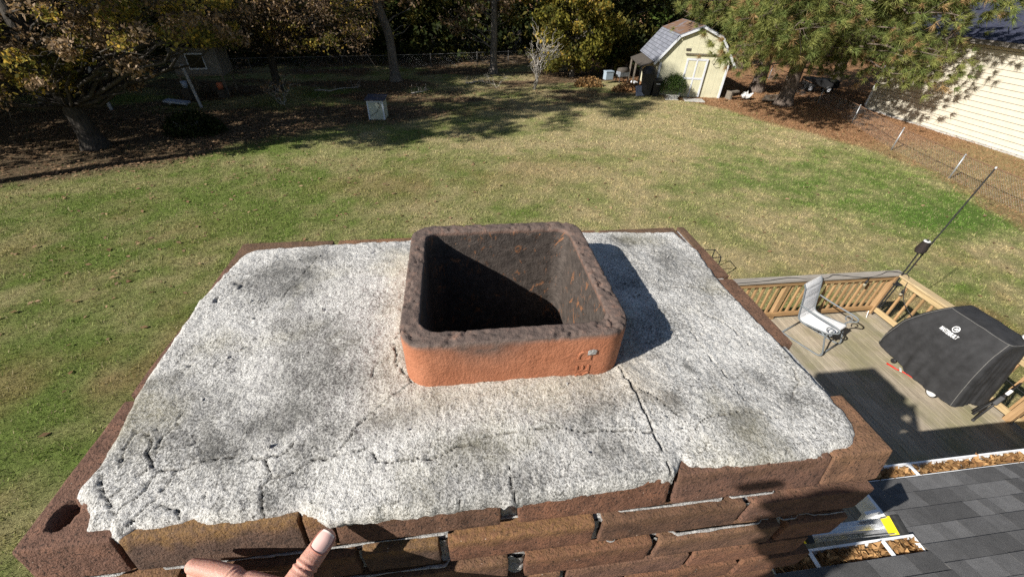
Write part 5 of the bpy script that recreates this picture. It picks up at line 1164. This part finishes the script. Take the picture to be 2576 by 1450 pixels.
def pine(label, loc, h, r0, ends, seed, zlow=4.0, reach=4.2, nwh=9, group='tall pines at the right', lean=(0, 0)):
    t = thing('pine_tree', label, 'pine', loc, 0, group); r = random.Random(seed); mb = MB()
    P = trunk_tube(mb, [Vector((0, 0, -.1)), Vector((lean[0]*.2, 0, h*.2)), Vector((lean[0]*.6, lean[1]*.5, h*.55)), Vector((lean[0], lean[1], h))], [r0, r0*.84, r0*.6, r0*.12], seed)
    B = [Vector(e) for e in ends]
    for k in range(nwh):
        z = lerp(zlow, h-.5, k/(nwh-1)); a0 = r.random()*6.28; nb_ = 5
        for q in range(nb_):
            a = a0+q*6.28/nb_+r.gauss(0, .25); L = reach*(1-.72*(z-zlow)/(h-zlow))*r.uniform(.7, 1.1); B.append(Vector((L*math.cos(a), L*math.sin(a), z+L*r.uniform(-.15, .22))))
    cen, dirs = [], []
    for k, e in enumerate(B):
        st_ = min(P, key=lambda p: abs(p.z-min(h-.3, max(1.5, e.z+.12*math.hypot(e.x, e.y))))); L = (e-st_).length
        Q = limb(mb, st_, e, min(.09, .016*L+.02), .014, seed*51+k, .22, 8, 6); ax = (e-st_).normalized()
        for j in range(int(11+5*L)):
            u = 1-r.random()**1.5*.62; b = Q[min(8, int(u*8))].lerp(Q[min(8, int(u*8)+1)], (u*8) % 1 if u < 1 else 0)
            o = Vector((r.gauss(0, 1), r.gauss(0, 1), r.gauss(.1, .6)))*(.24+.32*(1-u)+.055*L); c = b+o
            cen.append(tuple(c)); dd = (ax*.7+o.normalized()*.8+Vector((0, 0, .15))).normalized(); dirs.append(tuple(dd))
            if j % 5 == 0: limb(mb, b, c, .012, .006, seed*7+k*31+j, .3, 3, 4)
    mb.build('trunk', M_PBARK, t, True)
    V, F, c = needles(cen, dirs, 44, .36, .0105, seed); link('crown', mesh_np('crown', V, F, M_NEED, c), t)
    return t
M_NEED = leafmat('pine needle', .25, .55)
pine('pine with a thick bare trunk just right of the barn shed', (21.75, 29.4, 0), 15, .42, [(-7.6, -2.4, 5.3), (-6.8, -1.8, 4.7), (-6.0, -2.6, 4.3), (-7.4, -1.2, 4.4), (-5.2, -2.2, 3.9), (-4.6, -2.0, 5.0), (-3.8, -2.6, 3.4), (-2.9, -2.4, 3.0), (-2.2, -2.2, 3.6), (-3.2, -1.6, 4.6), (-1.2, -2.4, 4.4), (-5.6, -2.8, 5.6), (-.6, -2.4, 3.4), (1.2, -2.2, 4.9), (-6.6, -3.0, 5.9)], 31, 4.8)
pine('nearest pine with a leaning looking trunk standing in the orange needle bed', (21.1, 25.5, 0), 14, .44, [(-1.6, -1.0, 3.0), (-1.2, -1.4, 2.4), (-1.9, -.6, 3.6), (.9, -1.2, 3.2), (1.4, -.8, 2.6), (1.9, -1.6, 3.0), (1.2, -1.6, 2.2), (2.4, -2.4, 3.6), (2.6, -5.6, 2.9), (1.9, -5.0, 3.5), (3.1, -5.0, 2.6), (2.3, -6.4, 3.6), (3.0, -4.2, 3.9), (1.6, -4.4, 4.4), (1.8, -6.6, 5.2), (.4, -1.8, 4.4), (-.9, -2.0, 4.6), (3.3, -3.4, 2.8)]+[(rx_.uniform(-8.2, -5.3), rx_.uniform(-7.4, -5.0), rx_.uniform(4.6, 6.3)) for _ in range(12)]+[(rx_.uniform(1.5, 3.8), rx_.uniform(-6, -3), rx_.uniform(5.0, 6.6)) for _ in range(9)]+[(-6.2, -1.8, 2.8), (-5.6, -2.2, 3.0), (-6.6, -2.6, 3.3), (-6.5, -6.5, 4.3), (-5.6, -6.0, 3.9), (-5.0, -5.6, 3.5), (-7.2, -6.4, 4.7), (2.6, -7.5, 6.0), (1.6, -7.8, 6.1), (3.2, -6.8, 5.9), (3.8, -7.9, 6.2), (2.2, -8.6, 6.2), (2.4, -6.0, 2.6), (2.9, -6.3, 3.0), (2.2, -5.4, 3.3), (3.2, -5.8, 3.6), (-6.4, -5.6, 3.9), (-5.2, -5.2, 3.7), (-4.6, -4.0, 4.6)], 32, 4.6)
pine('slimmer pine farther back, its trunk showing between shed and near pines', (26.2, 39.0, 0), 15, .42, [(-2, -1, 4.2), (-1, -2, 5), (1.6, -2, 4.4)], 33, 5.4)
pine('pine rising behind the corner of the cream clapboard building', (29.2, 31.0, 0), 14, .36, [(-2.2, -2.0, 3.6), (-1.0, -3.0, 4.2), (1.0, -3.5, 4.6), (-2.8, -1.0, 4.6), (2.5, -3.0, 5.2), (0, -2.5, 3.2), (-1.8, -3.0, 5.2)], 34, 3.8)
# the woods behind the yard, one dark mass of many trunks and crowns
r = np.random.default_rng(70); rr = random.Random(71); mb = MB(); cs = []; rs = []
for k in range(70):
    x = rr.uniform(-62, 70); y = rr.uniform(42, 64)+max(0, -x-20)*.0; h = rr.uniform(13, 19)
    trunk_tube(mb, [Vector((x, y, -.1)), Vector((x+rr.gauss(0, .3), y, h*.4)), Vector((x+rr.gauss(0, .6), y, h))], [rr.uniform(.14, .3), .14, .04])
    for q in range(36):
        a = rr.random()*6.28; u = rr.random(); d = rr.random()**.5*4.6*(1-.45*u); cs.append((x+d*math.cos(a), y+d*math.sin(a), lerp(.8, h, u**.8))); rs.append(rr.uniform(.8, 1.7))
for k in range(2300):        # undergrowth
    xx = rr.uniform(-66, 74); yy = np.interp(xx, [-24, -14, -1.6, 4.9, 12, 16, 30], [31.8, 35.4, 38.4, 40.8, 42.5, 43, 44])+rr.uniform(.9, 15); cs.append((xx, yy, rr.uniform(.2, 6.5))); rs.append(rr.uniform(.8, 1.7))
wd = mb.build('woods_trunks', M_BARK); wd.name = 'woodland'
tag(wd, 'dark far-off woods of close trunks and dim foliage behind the back fence', 'woods', kind='stuff')
V, F, c = leafcloud(0, clumpfn(cs, rs, 56), .20, DARK+DARK+OLIVE[:2], 72, .4, .6); wl = link('foliage', mesh_np('foliage', V, F, M_LEAF, c), wd); wl['kind'] = 'stuff'
# ------------------------------------------------------------ photographer: left hand braced on the bricks, body behind the camera
def capsule(bm, a, b, r0, r1, n=14):
    a, b = Vector(a), Vector(b); m_ = MB(); L = (b-a).length; d = (b-a).normalized(); P = []; R = []
    for t in np.linspace(-1, 0, 6)[1:]: P.append(a+d*r0*t); R.append(max(r0*math.sqrt(max(0, 1-t*t)), r0*.05))
    P.insert(0, a-d*r0*.999); R.insert(0, r0*.04)
    for t in np.linspace(0, 1, 6)[:-1]:
        P.append(b+d*r1*t); R.append(max(r1*math.sqrt(max(0, 1-t*t)), .04*r1))
    P.append(b+d*r1*.999); R.append(r1*.04); m_.tube(P, R, n); bm.add(m_.v, m_.f)
def remesh(mb, voxel, smooth=4):
    me = bpy.data.meshes.new('tmp'); me.from_pydata([tuple(v) for v in mb.v], [], mb.f); o = bpy.data.objects.new('tmp', me); C.objects.link(o)
    q = o.modifiers.new('r', 'REMESH'); q.mode = 'VOXEL'; q.voxel_size = voxel; s_ = o.modifiers.new('s', 'SMOOTH'); s_.iterations = smooth; s_.factor = .5
    bpy.context.view_layer.update(); r_ = bpy.data.meshes.new_from_object(o.evaluated_get(bpy.context.evaluated_depsgraph_get())); bpy.data.objects.remove(o); return r_
H = MB(); hand = lambda pts, rs: [capsule(H, pts[i], pts[i+1], rs[i], rs[i+1]) for i in range(len(pts)-1)]
WR = Vector((-.208, .068, 5.462)); WR2 = Vector((-.228, .015, 5.468))
T = [(-.216, .118, 5.470), (-.2050, .156, 5.4840), (-.1840, .1875, 5.4920), (-.1675, .2120, 5.4965)]
hand(T, [.0180, .0140, .0122, .0112]); capsule(H, WR, T[0], .023, .019)
IX = [(-.223, .163, 5.474), (-.2630, .1930, 5.4800), (-.2900, .2030, 5.4790), (-.3085, .2080, 5.4800)]
pe = Vector((-.05, -.10, -.99)); off_ = [(0, 1.0, 0), (.0215, 1.06, .002), (.043, 1.0, -.004), (.063, .82, -.010)]
for k, (o_, ln, up) in enumerate(off_):
    m0 = Vector(IX[0])+pe*o_+Vector((-up*.6, up*.6, 0)); Q = [m0]
    for a_, b_ in zip(IX[:-1], IX[1:]): Q.append(Q[-1]+(Vector(b_)-Vector(a_))*ln)
    for q in Q: q.y = min(q.y, .2105 if q.z > 5.435 else .2030)
    ro = (1.0, 1.0, .96, .86)[k]; hand(Q, [.0130*ro, .0108*ro, .0096*ro, .0080*ro]); capsule(H, WR+pe*(.014*k-.02), m0, .0175, .0140*ro)
capsule(H, Vector(T[1])-Vector((.004, .010, .004)), Vector(IX[0])+Vector((-.006, .002, -.002)), .0110, .0120); capsule(H, Vector((-.244, .1865, 5.478)), Vector((-.2100, .1730, 5.483)), .0105, .0115); capsule(H, Vector((-.252, .1855, 5.476)), Vector((-.226, .174, 5.474)), .0100, .0110); capsule(H, Vector(T[0]), Vector(IX[0])+pe*.02, .016, .014)
capsule(H, WR, WR2, .0245, .027)
I0 = Vector(IX[0]); f = (Vector(IX[1])-I0).normalized()
hm = remesh(H, .0014, 6)
# knuckle creases pressed into the skin
def crease(me, a, b, t, wid, dep, n=3):
    a, b = Vector(a), Vector(b); d = (b-a).normalized(); L = (b-a).length
    for v in me.vertices:
        u = (v.co-a).dot(d)-t*L
        if abs(u) < wid*2 and ((v.co-a)-d*(v.co-a).dot(d)).length < .017 and v.co.y < .20: v.co += v.normal*(-dep*math.cos(u/wid*math.pi*n)*math.exp(-(u/wid)**2*2))
crease(hm, T[1], T[2], 1.0, .008, .0011); crease(hm, IX[0], IX[1], 1.0, .007, .0009); crease(hm, T[0], T[1], .95, .012, .0004, 3)
Bd = MB()
def cap(*a): capsule(Bd, *a, 18)
HD = Vector((-.40, -.28, 5.98)); NK = Vector((-.40, -.295, 5.80)); CH = Vector((-.39, -.31, 5.58)); PV = Vector((-.42, -.40, 5.12))
cap(NK, HD-Vector((0, 0, .06)), .058, .06); cap(NK, CH, .075, .135)
SLh, SRh = Vector((-.54, -.23, 5.73)), Vector((-.22, -.32, 5.71)); EL, ER = Vector((-.42, -.12, 5.48)), Vector((-.02, -.38, 5.62)); WRr = Vector((.045, -.16, 5.80))
cap(SLh, EL, .052, .043); cap(EL, WR2, .042, .028); cap(SRh, ER, .052, .042); cap(ER, WRr, .040, .028)
cap(SLh, SRh, .07, .07); cap(CH, PV, .14, .14)
FL, FR_ = Vector((-.50, -.44, 4.30)), Vector((-.28, -.46, 4.30))
for q, F_ in ((-.09, FL), (.09, FR_)):
    hp = PV+Vector((q, 0, -.05)); kn = hp.lerp(F_, .5)+Vector((0, .03, 0)); cap(hp, kn, .085, .06); cap(kn, F_+Vector((0, 0, .06)), .055, .038); cap(F_+Vector((0, -.04, .04)), F_+Vector((0, .16, .035)), .042, .036)
# head: skull, jaw, nose, ears
cap(HD+Vector((0, -.015, .045)), HD+Vector((0, .015, .04)), .088, .084); cap(HD+Vector((0, .03, .0)), HD+Vector((0, .055, -.06)), .065, .04); cap(HD+Vector((0, .098, .02)), HD+Vector((0, .112, -.012)), .010, .014)
for s in (-1, 1): cap(HD+Vector((s*.085, -.01, .02)), HD+Vector((s*.09, -.015, -.02)), .016, .012)
capsule(Bd, HD+Vector((-.02, .095, -.045)), HD+Vector((.02, .095, -.045)), .008, .008, 8)
# right hand round the camera
Rh = Vector((.055, -.13, 5.86)); cap(WRr, Rh, .027, .026)
for k in range(4): q = Rh+Vector((.02-.004*k, -.012, .03-.02*k)); capsule(Bd, q, q+Vector((-.045, .015, .02)), .009, .008, 10)
capsule(Bd, Rh, Rh+Vector((-.04, .012, -.03)), .012, .009, 10)
bm_ = remesh(Bd, .009, 5)
bb = bmesh.new(); bb.from_mesh(bm_); bb.from_mesh(hm); me = bpy.data.meshes.new('person'); bb.to_mesh(me); bb.free()
me.polygons.foreach_set('use_smooth', [True]*len(me.polygons)); me.update()
m = Mat('skin', .5, .4); n1 = m.noise(26, 4, .6); n2 = m.noise(420, 4, .65); n3 = m.noise(1500, 2)
m.base(m.mix(m.ramp(n2, (.62, 0.0), (.75, .25)), m.ramp(n1, (.3, (.43, .205, .155)), (.55, (.51, .275, .21)), (.75, (.55, .335, .265))), (.42, .17, .12)))
m.b.inputs['Subsurface Weight'].default_value = .25; m.b.inputs['Subsurface Radius'].default_value = (.012, .004, .002); m.b.inputs['Subsurface Scale'].default_value = .6
m.bump(n2, .0006); m.bump(n3, .0002); me.materials.append(m.m)
person = link('person', me); tag(person, 'person taking the photo, left hand with thumb up braced against the bricks', 'person')
# thumbnail
ax = (Vector(T[3])-Vector(T[2])).normalized(); cd = (Vector((0, 0, 6.0))-Vector(T[3])); nn_ = (cd-ax*cd.dot(ax)).normalized(); sd_ = ax.cross(nn_)
nn_ = (nn_-sd_*.12).normalized(); sd_ = ax.cross(nn_)
ctr = Vector(T[3])-ax*.003; mb = MB()
def nail(u, v):
    a = (u-.5)*1.9; t = (v-.5)*2; ln = .0092*t; w = 1-.10*max(0, t)**4-.22*max(0, -t)**3
    rr_ = .0121-.0012*max(0, t)**2-.0006*abs(u-.5)*2
    return ctr+ax*(ln+(.0012*(1-(2*u-1)**2) if t > 0 else -.0016*(1-(2*u-1)**2)))+(nn_*math.cos(a*w)+sd_*math.sin(a*w))*rr_
mb.grid(nail, 16, 16)
fold_ = MB(); fold_.tube([nail(u, v)-nn_*.0004 for u, v in [(0, 1-k/10) for k in range(11)]+[(k/14, 0) for k in range(1, 15)]+[(1, k/10) for k in range(1, 11)]], .0011, 6)
fold_.build('nail_fold', simple('nail fold skin', (.36, .15, .11), .55, .1, 200), person, True)
m = Mat('nail', .4, .35); sp = m.n('ShaderNodeAttribute', attribute_name='Col'); m.base(sp.outputs[0])
mb.c = [(.74, .48, .43) if (i//17) < 15 else (.85, .74, .66) for i in range(len(mb.v))]; mb.build('thumbnail', m.m, person, True)
# clothes
def garment(name, segs, mat, vox=.009):
    g_ = MB()
    for s_ in segs: capsule(g_, *s_, 18)
    me = remesh(g_, vox, 5); me.polygons.foreach_set('use_smooth', [True]*len(me.polygons)); me.name = name; me.materials.append(mat); return link(name, me, person)
cl = simple('dark hooded jacket cloth', (.035, .04, .055), .9, .25, 30, .004)
wl_ = EL.lerp(WR2, .86); wr_ = ER.lerp(WRr, .9)
garment('jacket', [(NK+Vector((0, -.01, -.03)), CH, .085, .155), (CH, PV, .16, .165), (SLh, SRh, .085, .085), (SLh, EL, .068, .058), (EL, wl_, .056, .042), (SRh, ER, .068, .058), (ER, wr_, .056, .042)], cl)
garment('trousers', [(PV+Vector((-.02, 0, 0)), PV+Vector((.02, 0, -.02)), .155, .155)]+[(PV+Vector((q, 0, -.05)), (PV+Vector((q, 0, -.05))).lerp(F_, .5)+Vector((0, .03, 0)), .10, .075) for q, F_ in ((-.09, FL), (.09, FR_))]+[((PV+Vector((q, 0, -.05))).lerp(F_, .5)+Vector((0, .03, 0)), F_+Vector((0, 0, .12)), .075, .06) for q, F_ in ((-.09, FL), (.09, FR_))], simple('blue jeans', (.06, .085, .15), .9, .25, 60))
garment('cap', [(HD+Vector((0, -.015, .062)), HD+Vector((0, .01, .06)), .094, .092), (HD+Vector((-.04, .10, .06)), HD+Vector((.04, .10, .06)), .012, .012), (HD+Vector((-.03, .14, .052)), HD+Vector((.03, .14, .052)), .010, .010)], simple('dark cap', (.03, .03, .035), .9))
for s in (-1, 1): MB().lathe((HD.x+s*.031, HD.y+.088, HD.z+.012), [(.001, .0), (.008, .002), (.011, .006), (.008, .010), (.001, .012)], 12, 'y').build('eye', simple('eye', (.05, .04, .035), .2), person, True)
plat = thing('work_platform', 'timber work platform standing on the roof under the photographer', 'platform')
MB().box((-.40, -.42, 4.24), (.75, .62, .04), None, .005).build('top', M_OLDW, plat)
for x in (-.72, -.08):
    for y in (-.68, -.16): MB().bar((x, y, rz(y)), (x, y, 4.22), .05, .05).build('leg', M_OLDW, plat)
